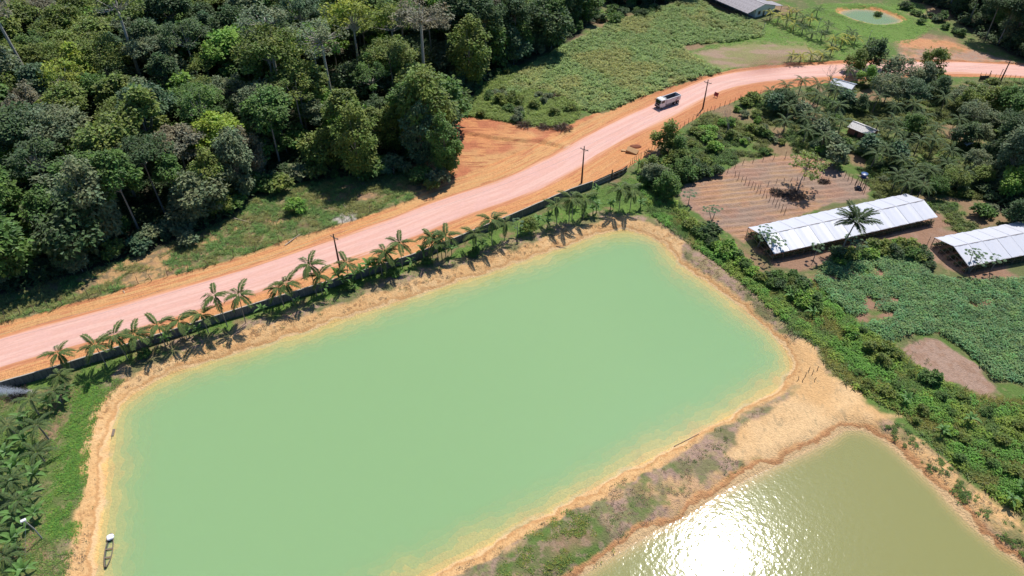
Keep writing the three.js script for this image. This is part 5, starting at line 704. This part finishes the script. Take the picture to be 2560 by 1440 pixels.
// greenhouses
function greenhouse(label, a, b, c, length, eave, ridge) {   // front eave from a to b, back eave at c
  const L = length ?? Math.hypot(b[0] - a[0], b[1] - a[1]), yaw = yawOf(a, b), ux = Math.cos(yaw), uz = -Math.sin(yaw), width = Math.abs((c[0] - a[0]) * -uz + (c[1] - a[1]) * ux);
  const o = thing('greenhouse', label, 'greenhouse', [a[0], a[1]], yaw, 'greenhouses', 0), n = Math.round(L / 4), w = L / n, half = width / 2, slope = Math.hypot(half, ridge - eave) + 0.25, tilt = Math.atan2(ridge - eave, half);
  const film = (seed) => { const g = new THREE.PlaneGeometry(w + 0.12, slope, 10, 8).rotateX(-Math.PI / 2), p = g.attributes.position; for (let i = 0; i < p.count; i++) { const u = p.getX(i) / w, v = p.getZ(i) / slope; p.setY(i, -0.09 * Math.cos(u * Math.PI) * (1 - 0.5 * v * v) + 0.035 * (fbm(u * 3 + seed * 7, v * 6) - 0.5) + 0.02 * Math.sin((u * 5 + seed) * 3) ); } g.computeVertexNormals(); return g; };
  const films = [1, 2, 3, 4].map(film);
  for (let i = 0; i < n; i++) for (const s of [1, -1]) {
    const q = part(o, 'roof_sheet', films[(i * 3 + (s > 0 ? 1 : 0)) % 4], plastic, [(i + 0.5) * w, (eave + ridge) / 2 + 0.06 + (i % 2) * 0.012, -half + s * half / 2]); q.rotation.x = s * tilt;
    for (const e of [0.03]) part(o, 'batten', rod([i * w + e, eave + 0.1, s > 0 ? 0.1 : -width - 0.1], [i * w + e, ridge + 0.12, -half], 0.022), MAT.white);
  }
  part(o, 'ridge_beam', rod([0, ridge + 0.02, -half], [L, ridge + 0.02, -half], 0.06), MAT.wood);
  for (const z of [0, -width]) { part(o, 'eave_beam', rod([0, eave - 0.04, z], [L, eave - 0.04, z], 0.055), MAT.wood); for (const y of [0.5, 1.15]) part(o, 'rail', rod([0, y, z], [L, y, z], 0.03), MAT.wood); }
  const post = rod([0, -0.3, 0], [0, eave, 0], 0.07, 0.06), tall = rod([0, -0.3, 0], [0, ridge, 0], 0.08, 0.06);
  for (let i = 0; i <= n * 1.5; i++) for (const z of [0, -width]) part(o, 'post', post, MAT.wood, [Math.min(L, i * w / 1.5), 0, z]);
  for (let i = 0; i <= n; i += 2) part(o, 'post', tall, MAT.wood, [i * w, 0, -half]);
  for (const x of [0, L]) { part(o, 'tie_beam', rod([x, eave - 0.1, 0], [x, eave - 0.1, -width], 0.05), MAT.wood); part(o, 'tie_beam', rod([x, 1, 0], [x, 1, -width], 0.035), MAT.woodPale); for (const z of [-half * 0.5, -half * 1.5]) part(o, 'post', post, MAT.wood, [x, 0, z]); }
  const r = rng(31), row = new Leaves(); for (let k = 0; k < 260; k++) { const d = onSphere(r); row.add(r() * w, 0.25 + r() * 0.75, (r() - 0.5) * 0.7, d[0], d[1] * 0.4, d[2], d[2], 1, d[0], 0.4, 0.13, 0.6 + 0.5 * r(), 0); } const rg = row.build();
  for (let k = 0; k < 5; k++) for (let i = 0; i < n; i++) part(o, 'crop_row', rg, LEAF.deep, [i * w, 0, -0.5 - k * (width - 1) / 4]);
  return o;
}
{
  const g1 = [[58.2, -124], [100.8, -138.1], [54, -133.5]], g2 = [[99.3, -119.7], [113.5, -123.6], [94.6, -129.3]];
  greenhouse('long white-roofed greenhouse beside the ploughed field', g1[0], g1[1], g1[2], undefined, 2.3, 3.7);
  greenhouse('white-roofed greenhouse cut off by the right edge of the photo', g2[0], g2[1], g2[2], 34, 2.3, 3.7);
}
// houses
function roofSheets(o, name, L, run, rise, from, side, width, material, over = 0.4) { // a slope of sheets laid side by side along x
  const n = Math.round(L / width), w = L / n, len = Math.hypot(run, rise) + over, tilt = Math.atan2(rise, run), g = new THREE.PlaneGeometry(w + 0.05, len, 12, 1).rotateX(-Math.PI / 2), p = g.attributes.position;
  for (let i = 0; i < p.count; i++) p.setY(i, 0.025 * Math.sin(p.getX(i) / w * Math.PI * 6)); g.computeVertexNormals();
  for (let i = 0; i < n; i++) { const q = part(o, name, g, material, [(i + 0.5) * w, from[0] + rise / 2 - 0.02 + (i % 2) * 0.012, from[1] - side * run / 2]); q.rotation.x = side * tilt; }
}
{
  const c = [[88.9, -269.6], [81.9, -281.2]], yaw = yawOf(c[0], c[1]), L = 30, o = thing('house', 'long farm house with grey sheet roof and white gable wall', 'house', c[0], yaw, undefined, 0);
  // x runs along the eave away from the camera, -z... the gable stands at x = 0
  const W = 15.4, s = -1, R = 8.6, eave = 2.7, ridge = 4.6;      // ridge nearer the far eave
  roofSheets(o, 'roof_sheet', L, R, ridge - eave, [eave, 0], s, 2.2, MAT.roofGrey); 
  const back = W - R, g = new THREE.PlaneGeometry(2.25, Math.hypot(back, ridge - 2.9) + 0.4, 8, 1).rotateX(-Math.PI / 2);
  for (let i = 0; i < 13; i++) { const q = part(o, 'roof_sheet', g, MAT.roofGrey, [(i + 0.5) * 2.2, (ridge + 2.9) / 2 + (i % 2) * 0.012, R + back / 2]); q.rotation.x = Math.atan2(ridge - 2.9, back); }
  part(o, 'ridge_cap', box(L, 0.08, 0.4, L / 2, ridge + 0.04, R), MAT.roofPale);
  const wall = part(o, 'wall', (() => { const h = new THREE.Shape(); [[4.6, -0.2], [W - 0.5, -0.2], [W - 0.5, 2.75], [R, 4.4], [4.6, 3.55]].forEach(([x, y], i) => (i ? h.lineTo(x, y) : h.moveTo(x, y))); return new THREE.ExtrudeGeometry(h, { depth: L - 0.8, bevelEnabled: false }).rotateY(-Math.PI / 2).translate(L - 0.4, 0, 0); })(), MAT.whiteWall);
  for (const z of [6.6, 11.6]) { const w = part(o, 'window', box(0.06, 1.1, 1.2, 0.385, 1.6, z), MAT.glass); part(w, 'frame', mergeGeometries([box(0.08, 0.1, 1.4, 0.37, 2.2, z), box(0.14, 0.1, 1.4, 0.36, 1.0, z)]), MAT.wood); }
  const d = part(o, 'door', box(0.06, 2.0, 0.9, 0.385, 0.95, 9.1), MAT.woodDark); part(d, 'handle', box(0.06, 0.05, 0.1, 0.34, 1.0, 9.4), MAT.grey);
  for (let i = 0; i < 9; i++) part(o, 'veranda_post', rod([0.3 + i * 3.4, -0.2, 0.35], [0.3 + i * 3.4, eave - 0.02, 0.35], 0.1), MAT.wood);
  part(o, 'veranda_rail', box(L - 1, 0.9, 0.08, L / 2, 0.45, 0.4), MAT.woodDark); part(o, 'veranda_floor', box(L, 0.2, 4.6, L / 2, 0.02, 2.4), MAT.concrete);
  part(o, 'lean_to_roof', (() => { const h = box(6, 0.08, 4.2); h.rotateX(0.16); return h.translate(3.2, 2.3, W + 1.7); })(), MAT.roofGrey); for (const x of [0.6, 5.8]) part(o, 'lean_to_post', rod([x, -0.2, W + 3.4], [x, 2.0, W + 3.4], 0.08), MAT.wood);
}
function hut(label, a, b, c, h, rise, roof, wallMat) {   // eave from a to b, opposite eave at c
  const L = Math.hypot(b[0] - a[0], b[1] - a[1]), yaw = yawOf(a, b), ux = Math.cos(yaw), uz = -Math.sin(yaw), width = (c[0] - a[0]) * -uz + (c[1] - a[1]) * ux, s = Math.sign(width), W = Math.abs(width);
  const o = thing('hut', label, 'hut', a, yaw, undefined, groundAt(...a)), tilt = Math.atan2(rise, W / 2), n = Math.max(3, Math.round(L / 1.4)), w = L / n, g = new THREE.PlaneGeometry(w + 0.04, Math.hypot(W / 2, rise) + 0.35, 8, 1).rotateX(-Math.PI / 2), p = g.attributes.position; for (let i = 0; i < p.count; i++) p.setY(i, 0.02 * Math.sin(p.getX(i) / w * 19)); g.computeVertexNormals();
  for (let i = 0; i < n; i++) for (const t of [0, 1]) { const q = part(o, 'roof_sheet', g, roof, [(i + 0.5) * w, h + rise / 2 + 0.06 + (i % 2) * 0.01, s * W * (0.25 + 0.5 * t)]); q.rotation.x = (t ? 1 : -1) * s * tilt; }
  part(o, 'wall', (() => { const f = new THREE.Shape(); [[0.3, -0.3], [W - 0.3, -0.3], [W - 0.3, h - 0.02], [W / 2, h + rise - 0.1], [0.3, h - 0.02]].forEach(([x, y], i) => (i ? f.lineTo(x, y) : f.moveTo(x, y))); const e = new THREE.ExtrudeGeometry(f, { depth: L - 0.6, bevelEnabled: false }).rotateY(-Math.PI / 2).translate(L - 0.3, 0, 0); if (s < 0) { e.scale(1, 1, -1); const ix = e.attributes.position.array; for (let i = 0; i < ix.length; i += 9) for (let q = 0; q < 3; q++) { const t = ix[i + q]; ix[i + q] = ix[i + 6 + q]; ix[i + 6 + q] = t; } e.computeVertexNormals(); } return e; })(), wallMat);
  const dr = part(o, 'door', box(0.9, 1.9, 0.06, L * 0.4, 0.85, s * 0.275), MAT.woodDark); part(dr, 'handle', box(0.08, 0.05, 0.05, L * 0.4 + 0.32, 0.9, s * 0.235), MAT.grey); part(o, 'window', box(0.9, 0.8, 0.06, L * 0.72, 1.4, s * 0.275), MAT.glass); part(o, 'ridge_cap', box(L, 0.06, 0.35, L / 2, h + rise + 0.13, s * W / 2), roof);
}
{ const q = [[95.3, -182.2], [99.9, -176.7], [98.8, -185.3]]; hut('small hut with pale roof among the coconut palms', q[0], q[1], q[2], 2.4, 0.9, MAT.roofPale, MAT.redPale); }
{ const q = [[99.9, -210.7], [105.2, -206.2], [103.6, -213.6]]; hut('low shed with bluish roof near the road bend', q[0], q[1], q[2], 2.3, 0.7, MAT.roofBlue, MAT.whiteWall); }
{ // white awning by the orchard edge
  const o = thing('awning', 'small white canvas awning at the right of the orchard', 'awning', [125.5, -173.9], 0.4), g = new THREE.PlaneGeometry(2.6, 2.2, 8, 6).rotateX(-Math.PI / 2), p = g.attributes.position; for (let i = 0; i < p.count; i++) p.setY(i, 0.35 - 0.22 * (p.getX(i) / 1.3) ** 2 - 0.15 * Math.abs(p.getZ(i)) + 0.06 * Math.sin(p.getX(i) * 5)); g.computeVertexNormals();
  part(o, 'canopy', g, new THREE.MeshStandardMaterial({ name: 'white canvas', color: rgb(0.75, 0.75, 0.77), roughness: 0.8, side: THREE.DoubleSide }), [0, 1.7, 0]); for (const [x, z] of [[-1.2, -1], [1.2, -1], [-1.2, 1], [1.2, 1]]) part(o, 'pole', rod([x, -0.2, z], [x, 1.75, z], 0.04), MAT.wood);
}
{ // blue tank on a stand
  const o = thing('water_tank', 'blue water tank on a wooden stand beside the ploughed field', 'water tank', [89.4, -154.8], 0.3);
  for (const [x, z] of [[-0.7, -0.7], [0.7, -0.7], [-0.7, 0.7], [0.7, 0.7]]) part(o, 'leg', rod([x * 1.15, -0.2, z * 1.15], [x, 2.6, z], 0.08), MAT.woodDark);
  part(o, 'platform', box(1.8, 0.12, 1.8, 0, 2.66, 0), MAT.wood); for (const s of [-1, 1]) part(o, 'brace', rod([-0.75, 0.5, s * 0.78], [0.72, 2.2, s * 0.74], 0.04), MAT.wood);
  const t = part(o, 'tank', new THREE.LatheGeometry([[0.001, 0], [0.62, 0], [0.68, 0.1], [0.78, 0.85], [0.8, 0.9], [0.001, 0.9]].map(([a, b]) => new THREE.Vector2(a, b)), 20), MAT.blue, [0, 2.72, 0]); part(t, 'lid', new THREE.LatheGeometry([[0.001, 0.16], [0.3, 0.14], [0.84, 0.03], [0.84, -0.02], [0.001, -0.02]].map(([a, b]) => new THREE.Vector2(a, b)).reverse(), 20), MAT.blue, [0, 0.92, 0]);
  const d = thing('drum', 'dark grey drum standing under the blue tank', 'drum', [88.1, -153.3]); part(d, 'body', new THREE.LatheGeometry([[0.001, 0], [0.42, 0], [0.44, 0.3], [0.42, 0.34], [0.44, 0.6], [0.42, 0.64], [0.43, 1.0], [0.001, 1.0]].map(([a, b]) => new THREE.Vector2(a, b)), 16), MAT.dark); part(d, 'rim', new THREE.TorusGeometry(0.42, 0.03, 6, 18).rotateX(Math.PI / 2), MAT.grey, [0, 1, 0]);
}
{ // red board by the road
  const o = thing('road_sign', 'faded red sign board standing on the road shoulder beyond the truck', 'sign', [63.3, -205.4], -0.5); const b = part(o, 'board', (() => { const g = box(1.35, 1.15, 0.05); g.rotateX(-0.25); g.rotateZ(-0.18); return g; })(), MAT.redPale, [0, 1.0, 0]); part(b, 'panel', (() => { const g = box(0.85, 0.72, 0.02, 0.08, 0.1, 0.036); g.rotateX(-0.25); g.rotateZ(-0.18); return g; })(), MAT.red);
  for (const s of [-1, 1]) { part(o, 'leg', rod([s * 0.5, -0.2, 0.2], [s * 0.55, 1.3, -0.12], 0.045), MAT.wood); part(o, 'brace', rod([s * 0.5, -0.1, -0.75], [s * 0.52, 1.1, -0.1], 0.04), MAT.wood); }
}
{ // tilted slab by a hole in the shoulder
  const o = thing('culvert_block', 'tan earth-covered block beside a hole in the road shoulder', 'block', [33, -171.9], -0.5), g = new RoundedBoxGeometry(3.2, 1.3, 1.7, 2, 0.15), p = g.attributes.position; for (let i = 0; i < p.count; i++) { const n = fbm(p.getX(i) * 1.3 + 9, p.getZ(i) * 1.3 + p.getY(i)) - 0.5; p.setXYZ(i, p.getX(i) * (1 + n * 0.12), p.getY(i) + n * 0.15, p.getZ(i) * (1 + n * 0.1)); } g.computeVertexNormals();
  const b = part(o, 'block', g, MAT.tan, [0, 0.25, 0]); b.rotation.set(0.35, 0, -0.2); const s = part(o, 'slab', new RoundedBoxGeometry(1.8, 0.4, 0.8, 2, 0.08), MAT.tan, [-2.1, 0.12, 0.4]); s.rotation.set(0.1, 0.3, -0.1);
  const e = thing('shaded_hole_mound', 'dark mound standing in for the shaded hole behind the tan block', 'soil heap', [34.3, -174.9]), hg = new THREE.SphereGeometry(1.2, 14, 8, 0, 6.283, 0, 1.57), hp = hg.attributes.position; for (let i = 0; i < hp.count; i++) { const n = fbm(hp.getX(i) * 1.4 + 3, hp.getZ(i) * 1.4); hp.setY(i, hp.getY(i) * (0.35 + 0.5 * n) - 0.1); } hg.computeVertexNormals(); const h = part(e, 'heap', hg, matte('dark red soil', 0.26, 0.085, 0.04)); h.scale.set(1.5, 1, 0.8);  // dark mound in place of the hole, its shadow put into the colour
}
// posts in rows
const postShape = [1, 2, 3].map((k) => tube([V(0, -0.3, 0), V(0.03 * (k - 2), 0.8, 0.02), V(0.05 * (k - 2), 1.5 + 0.12 * k, 0.03 * (k - 2))], 0.075, 0.055, 6, true));
let postCount = 0;
function fencePost(at, label, material, scale, group, tilt = 0.06) { const k = postCount++; const m = new THREE.Mesh(postShape[k % 3], material); m.name = numbered('fence_post'); m.position.set(at[0], groundAt(...at), at[1]); m.rotation.set((((k * 37) % 11) / 5.5 - 1) * tilt, k * 1.3, (((k * 53) % 13) / 6.5 - 1) * tilt); m.scale.set(1, scale, 1); m.castShadow = m.receiveShadow = true; scene.add(m); tag(m, label, 'post', group); return m; }
const along = (line, n) => Array.from({ length: n }, (_, i) => { let t = i / (n - 1) * (line.length - 1); const k = Math.min(line.length - 2, Math.floor(t)); t -= k; return [mix(line[k][0], line[k + 1][0], t), mix(line[k][1], line[k + 1][1], t)]; });
[[-103.4, -105.2], [-100.9, -106.4], [-98.5, -107.4], [-96.3, -108.7], [-93.6, -109.3], [-91.8, -111.2], [-89.7, -112.2], [-87.1, -112.8], [-84.7, -113.9], [-80.6, -116.2], [-78.1, -117.2], [-75.2, -118.8], [-71.5, -120.7], [-67.6, -122.4], [-62.7, -125.2], [-58.4, -127.8], [-53.7, -130.8], [-50.1, -133.3], [-40.5, -138.4], [-38.5, -139.7], [-34.6, -142.6]].forEach((p, i) => fencePost(p, `grey wooden fence post on the verge, ${ordinal(i + 1)} from left`, MAT.wood, 1.15, 'fence posts along the verge', 0.14));
along([[31.7, -165.4], [34.7, -168.3], [40, -174.3], [47.1, -183.4], [54.5, -191.6], [60.2, -196.1], [68.9, -202.4], [77.6, -207.3]], 34).forEach((p, i) => fencePost(p, `dark fence post beside the road bend, ${ordinal(i + 1)} from the wall`, MAT.woodDark, 0.95, 'fence posts beside the road bend'));
for (const [line, n, name] of [[[[58.4, -159.4], [60.9, -155.2], [62.9, -151.5], [64.9, -147.2], [66.7, -143.1]], 17, 'middle'], [[[83, -165.8], [86.3, -160.6], [88.4, -154.8], [89.4, -151.9]], 15, 'right'], [[[54.5, -159.4], [61.2, -165.4], [69.6, -168.7], [78.5, -169.6], [82.5, -168.3]], 12, 'back']]) along(line, n).forEach((p, i) => fencePost(p, `dark stake in the ${name} row of the ploughed field, ${ordinal(i + 1)} from the ${name === 'back' ? 'hedge' : 'road'} side`, MAT.woodDark, 1.05, 'stakes of the ploughed field', 0.1));
along([[63.5, -154.1], [70.5, -156.9], [76, -157.9], [81.9, -156.9]], 10).forEach((p, i) => fencePost(p, `thin stake around the field tree, ${ordinal(i + 1)} from left`, MAT.wood, 0.8, 'stakes around the field tree', 0.15));
along([[152.7, -220.1], [165.6, -217.4]], 10).forEach((p, i) => fencePost(p, `dark fence post beside the far gate, ${ordinal(i + 1)} from left`, MAT.woodDark, 0.9, 'fence posts beside the far gate'));
[[53.6, -89], [54.2, -88.6], [55, -89.6], [56.4, -90], [56.4, -88.6], [57.7, -91], [56.1, -91]].forEach((p, i) => fencePost(p, `short dry stake between the two ponds, ${ordinal(i + 1)} from left`, MAT.wood, 0.55, 'dry stakes between the ponds', 0.25));
along([[96.4, -131.1], [96.5, -128.3], [97.4, -126.1], [98.6, -122.9], [100.3, -121]], 9).forEach((p, i) => fencePost(p, `leaning pole at the end of the second greenhouse, ${ordinal(i + 1)} from left`, MAT.wood, 1.25, 'poles at the second greenhouse', 0.2));
{ // gate at the far bend
  const o = thing('gate', 'dark board gate between two tall posts at the far road bend', 'gate', [152.6, -217.7], 0.1); for (let i = 0; i < 6; i++) part(o, 'board', box(0.42, 1.5, 0.06, -1.1 + i * 0.44, 0.85 + (i % 2) * 0.03, 0), MAT.dark); for (const x of [-1.45, 1.45]) part(o, 'post', rod([x, -0.3, 0], [x, x > 0 ? 3.2 : 1.8, 0], 0.11), MAT.woodDark); part(o, 'rail', box(2.7, 0.1, 0.05, 0, 1.3, 0.06), MAT.wood);
  const t = thing('gate_post', 'thin tall post right of the dark gate', 'post', [157.9, -218.3]); part(t, 'shaft', rod([0, -0.3, 0], [0, 3.4, 0], 0.11, 0.08), MAT.woodDark); part(t, 'cap', box(0.3, 0.06, 0.3, 0, 3.42, 0), MAT.wood);
}
for (const [at, h, label] of [[[122.9, -240.8], 7, 'pale grey pole behind the dark orchard tree'], [[112.2, -258.9], 4.6, 'thin grey pole among the young coconut palms'], [[92.6, -259.7], 2.6, 'short grey pole left of the young coconut palms']]) { const o = thing('lawn_pole', label, 'pole', at, 0.3, 'poles on the lawn'); part(o, 'shaft', rod([0, -0.3, 0], [0, h, 0], 0.1, 0.07), MAT.grey); part(o, 'fitting', box(0.35, 0.12, 0.16, 0.1, h, 0), MAT.grey); }
{ // lamp post at the grove
  const o = thing('lamp_post', 'grey lamp post with white lamp head beside the lower left grove', 'lamp post', [-71.6, -56.6], 0.6); part(o, 'pole', tube([V(0, -0.3, 0), V(0, 2.8, 0), V(-0.25, 5.5, 0.1)], 0.11, 0.08, 8, true), MAT.concrete.clone()); o.children[0].material.color = rgb(0.36, 0.33, 0.31); const h = part(o, 'lamp_head', new RoundedBoxGeometry(0.75, 0.3, 0.5, 2, 0.1), MAT.white, [-0.35, 5.6, 0.12]); part(h, 'lens', box(0.55, 0.03, 0.35, 0, -0.16, 0), MAT.grey);
  part(o, 'guy_wire', rod([-0.2, 5.2, 0.1], [-2.6, 0, 2.2], 0.02), MAT.grey);
}
{ // canoe, flooded and low in the water
  const q = [[-60.4, -52.4], [-61.9, -57.9]], L = Math.hypot(q[1][0] - q[0][0], q[1][1] - q[0][1]), o = thing('canoe', 'dark wooden canoe lying flooded in the large pond', 'canoe', q[0], yawOf(q[0], q[1]), undefined, LEVEL.one);
  const N = 22, half = (t) => 0.56 * Math.pow(Math.sin(Math.PI * Math.min(0.985, Math.max(0.015, t))), 0.62), rim = (t) => 0.13 + 0.2 * Math.pow(Math.abs(t * 2 - 1), 3);
  const shell = (inset) => { const P = [], I = [], S = 8; for (let i = 0; i <= N; i++) { const t = i / N, w = Math.max(0.02, half(t) - inset); for (let k = 0; k <= S; k++) { const a = (k / S - 0.5) * Math.PI, y = rim(t) - (rim(t) + 0.34 - inset) * Math.pow(Math.cos(a), 0.8); P.push(t * L, y, w * Math.sin(a)); } } for (let i = 0; i < N; i++) for (let k = 0; k < S; k++) { const a = i * (S + 1) + k, b = a + S + 1; I.push(a, b, a + 1, a + 1, b, b + 1); } const g = new THREE.BufferGeometry(); g.setAttribute('position', new THREE.Float32BufferAttribute(P, 3)); g.setIndex(I); g.computeVertexNormals(); return g; };
  const hullMat = matte('dark wet timber', 0.07, 0.065, 0.055, 0.6, { side: THREE.DoubleSide }), h = part(o, 'hull', mergeGeometries([shell(0), shell(0.06)]), hullMat);
  for (const s of [-1, 1]) part(h, 'gunwale', tube(Array.from({ length: N + 1 }, (_, i) => V(i / N * L, rim(i / N), s * half(i / N))), 0.065, 0.065, 5), MAT.wood);
  for (const t of [0.3, 0.55]) part(o, 'thwart', box(0.22, 0.05, half(t) * 2 - 0.04, t * L, rim(t) - 0.02, 0), MAT.wood); part(o, 'bow_deck', (() => { const g = box(0.7, 0.05, 0.5, L * 0.93, 0.26, 0); return g; })(), MAT.wood);
  const b = thing('sack', 'white sack lying on the bow of the canoe', 'sack', [mix(q[0][0], q[1][0], 0.87), mix(q[0][1], q[1][1], 0.87)], 0.5, undefined, LEVEL.one + 0.2), g = new THREE.SphereGeometry(0.5, 14, 10), p = g.attributes.position; for (let i = 0; i < p.count; i++) { const n = fbm(p.getX(i) * 4 + 5, p.getZ(i) * 4 + p.getY(i) * 3) - 0.5, sq = (v) => Math.sign(v) * Math.pow(Math.abs(v) / 0.5, 0.6) * 0.5; p.setXYZ(i, sq(p.getX(i)) * (1.1 + n * 0.5), sq(p.getY(i)) * (0.4 + n * 0.25) + 0.16, sq(p.getZ(i)) * (0.95 + n * 0.5)); } g.computeVertexNormals(); part(b, 'cloth', g, MAT.sack); part(b, 'tie', new THREE.TorusGeometry(0.1, 0.03, 5, 10), MAT.grey, [0.5, 0.2, 0]);
}
const logs = [[[[-67.2, -140.5], [-62.6, -138.6]], 0.13, MAT.woodPale, 'pale fallen log in the grass at the wood edge'], [[[-52.3, -129.9], [-49.6, -133.5]], 0.14, MAT.woodPale, 'pale log lying along the verge beside the road'], [[[-58.2, -130.4], [-56.8, -128.9]], 0.1, MAT.woodPale, 'short pale stick on the verge'], [[[-42, -146.5], [-40.8, -144.8]], 0.09, MAT.woodPale, 'pale stick beside the ashy patch on the verge'], [[[-83, -114], [-82.4, -113.2]], 0.1, MAT.woodPale, 'short pale stick at the road shoulder'], [[[27.9, -74.3], [32.7, -76.9]], 0.09, MAT.wood, 'grey pole lying at the water edge of the dike'], [[[10.2, -130.4], [12.5, -130.1]], 0.07, MAT.wood, 'thin branch on the sandy bank above the large pond']];
for (const [[a, b], r, m, label] of logs) { const y = (p) => groundAt(...p) + r * 0.8, mid = [mix(a[0], b[0], 0.5), mix(a[1], b[1], 0.5)], k = new THREE.Mesh(tube([V(a[0], y(a), a[1]), V(mid[0] + 0.08, y(mid) + 0.05, mid[1]), V(b[0], y(b), b[1])], r, r * 0.65, 8, true), m); k.name = numbered('log'); k.castShadow = k.receiveShadow = true; scene.add(k); tag(k, label, 'log', 'loose logs and sticks'); }
{ const [a] = [[-69.9, -77.3]], o = thing('plank', 'dark plank stranded at the left shore of the large pond', 'plank', a, -1.35, undefined, LEVEL.one + 0.05); part(o, 'board', box(1.5, 0.09, 0.42, 0, 0, 0), MAT.wood); part(o, 'handle', rod([0.7, 0, 0], [1.5, 0.12, 0.05], 0.05, 0.03), MAT.wood); }
{ // vegetable beds above the upper field
  const [a, b] = [[31.2, -273.3], [39.1, -281]], yaw = yawOf(a, b), o = thing('vegetable_plot', 'small plot of green vegetable beds at the top of the upper field', 'vegetable plot', a, yaw), r = rng(61), L = new Leaves();
  for (let k = 0; k < 170; k++) { const q = r() * 6.283; L.add(r() * 7, 0.16 + r() * 0.25, (r() - 0.5) * 0.8, Math.cos(q), 0.2, Math.sin(q), 0, 1, 0, 0.4, 0.14, 0.8 + 0.5 * r(), 0); } const lg = L.build(), sg = new RoundedBoxGeometry(7.2, 0.3, 1.0, 2, 0.1).translate(3.5, 0.02, 0), sm = matte('bed soil', 0.4, 0.3, 0.22);
  for (let i = 0; i < 7; i++) { const bed = part(o, 'bed', sg, sm, [(i % 2) * 0.3, 0, -1.7 * i + 4]); part(bed, 'seedlings', lg, LEAF.spring); }
}
{ // heaps of cut brush
  const shape = (seed, R, h) => { const r = rng(seed), L = new Leaves(), w = []; for (let i = 0; i < 240; i++) { const a = r() * 6.283, q = Math.sqrt(r()) * R, b = r() * 6.283, l = 0.5 + r() * 0.8; L.add(Math.cos(a) * q, h * (1 - q / R) * r() + 0.05, Math.sin(a) * q, Math.cos(b), (r() - 0.3) * 0.7, Math.sin(b), 0, 1, 0, l, 0.05 + 0.06 * r(), 0.5 + 0.9 * r(), 0.1); } for (let i = 0; i < 14; i++) { const a = r() * 6.283, b = r() * 6.283, q = r() * R * 0.6; w.push(rod([Math.cos(a) * q, 0.05, Math.sin(a) * q], [Math.cos(a) * q + Math.cos(b) * 1.4, h * (0.3 + 0.8 * r()), Math.sin(a) * q + Math.sin(b) * 1.4], 0.05, 0.02, 5)); } return [L.build(), mergeGeometries(w)]; };
  const [tw, br] = shape(3, 1.9, 0.9), darkTwig = leafMaterial('burnt twig', 0.06, 0.05, 0.045, 0.05);
  for (const [at, s, m, label] of [[[67.1, -151.5], 0.85, darkTwig, 'blackened brush heap left of the field tree'], [[71.1, -150.4], 1.25, LEAF.twig, 'grey heap of cut branches under the field tree'], [[3.5, -187.6], 1.2, LEAF.twig, 'heap of dry brush at the clearing below the scrub'], [[14.5, -185.2], 1.3, LEAF.twig, 'heap of dry brush at the road end of the scrub'], [[9.3, -186.2], 1.0, LEAF.twig, 'small heap of dry brush in the middle of the clearing edge'], [[80.8, -156.7], 0.7, darkTwig, 'small black heap right of the field tree'], [[13.4, -204.9], 1.1, LEAF.twig, 'tangle of dead branches in the olive scrub'], [[-90.5, -85.4], 0.9, darkTwig, 'smouldering rubbish heap at the foot of the wall']]) { const o = thing('brush_heap', label, 'brush heap', at, at[0], 'heaps of cut brush'); part(o, 'twigs', tw, m); part(o, 'branches', br, BARK.grey); o.scale.setScalar(s); }
}
{ // smoke by the wall and dust over the road: clouds of tiny particles
  const r = rng(777), m = new THREE.Matrix4(), speck = new THREE.TetrahedronGeometry(0.03), gauss = () => r() + r() + r() - 1.5;
  const cloud = (name, label, n, color, f) => { const list = []; for (let i = 0; i < n; i++) { const [x, y, z, s] = f(); if (y < groundAt(x, z) + 0.05) continue; m.makeRotationFromEuler(new THREE.Euler(r() * 6, r() * 6, r() * 6)).scale(V(s, s, s)).setPosition(x, y, z); list.push(m.clone()); } stuff(name, label, speck, matte(name, ...color, 1), list); };
  const [sx, sz] = [-87.1, -85.4]; cloud('smoke', 'thin bluish smoke drifting along the foot of the wall', 15000, [0.62, 0.66, 0.74], () => { const t = Math.sqrt(r()); return [sx - t * 11 + gauss() * 0.5, 0.2 + t * 1.9 + gauss() * (0.3 + t * 0.9), sz - 0.4 + t * 1.3 + gauss() * (0.3 + t * 1.2), 1]; });
  const [ax, az] = [78.9, -222.2], [bx, bz] = [92.6, -233.4]; cloud('dust', 'faint haze of reddish dust hanging over the road bend', 26000, [0.75, 0.48, 0.38], () => { const t = r(); return [mix(ax, bx, t) + gauss() * 8, 0.5 + Math.abs(gauss()) * 2.2, mix(az, bz, t) + gauss() * 4.5, 1.1]; });
}

nameAll();
renderer.render(scene, camera);
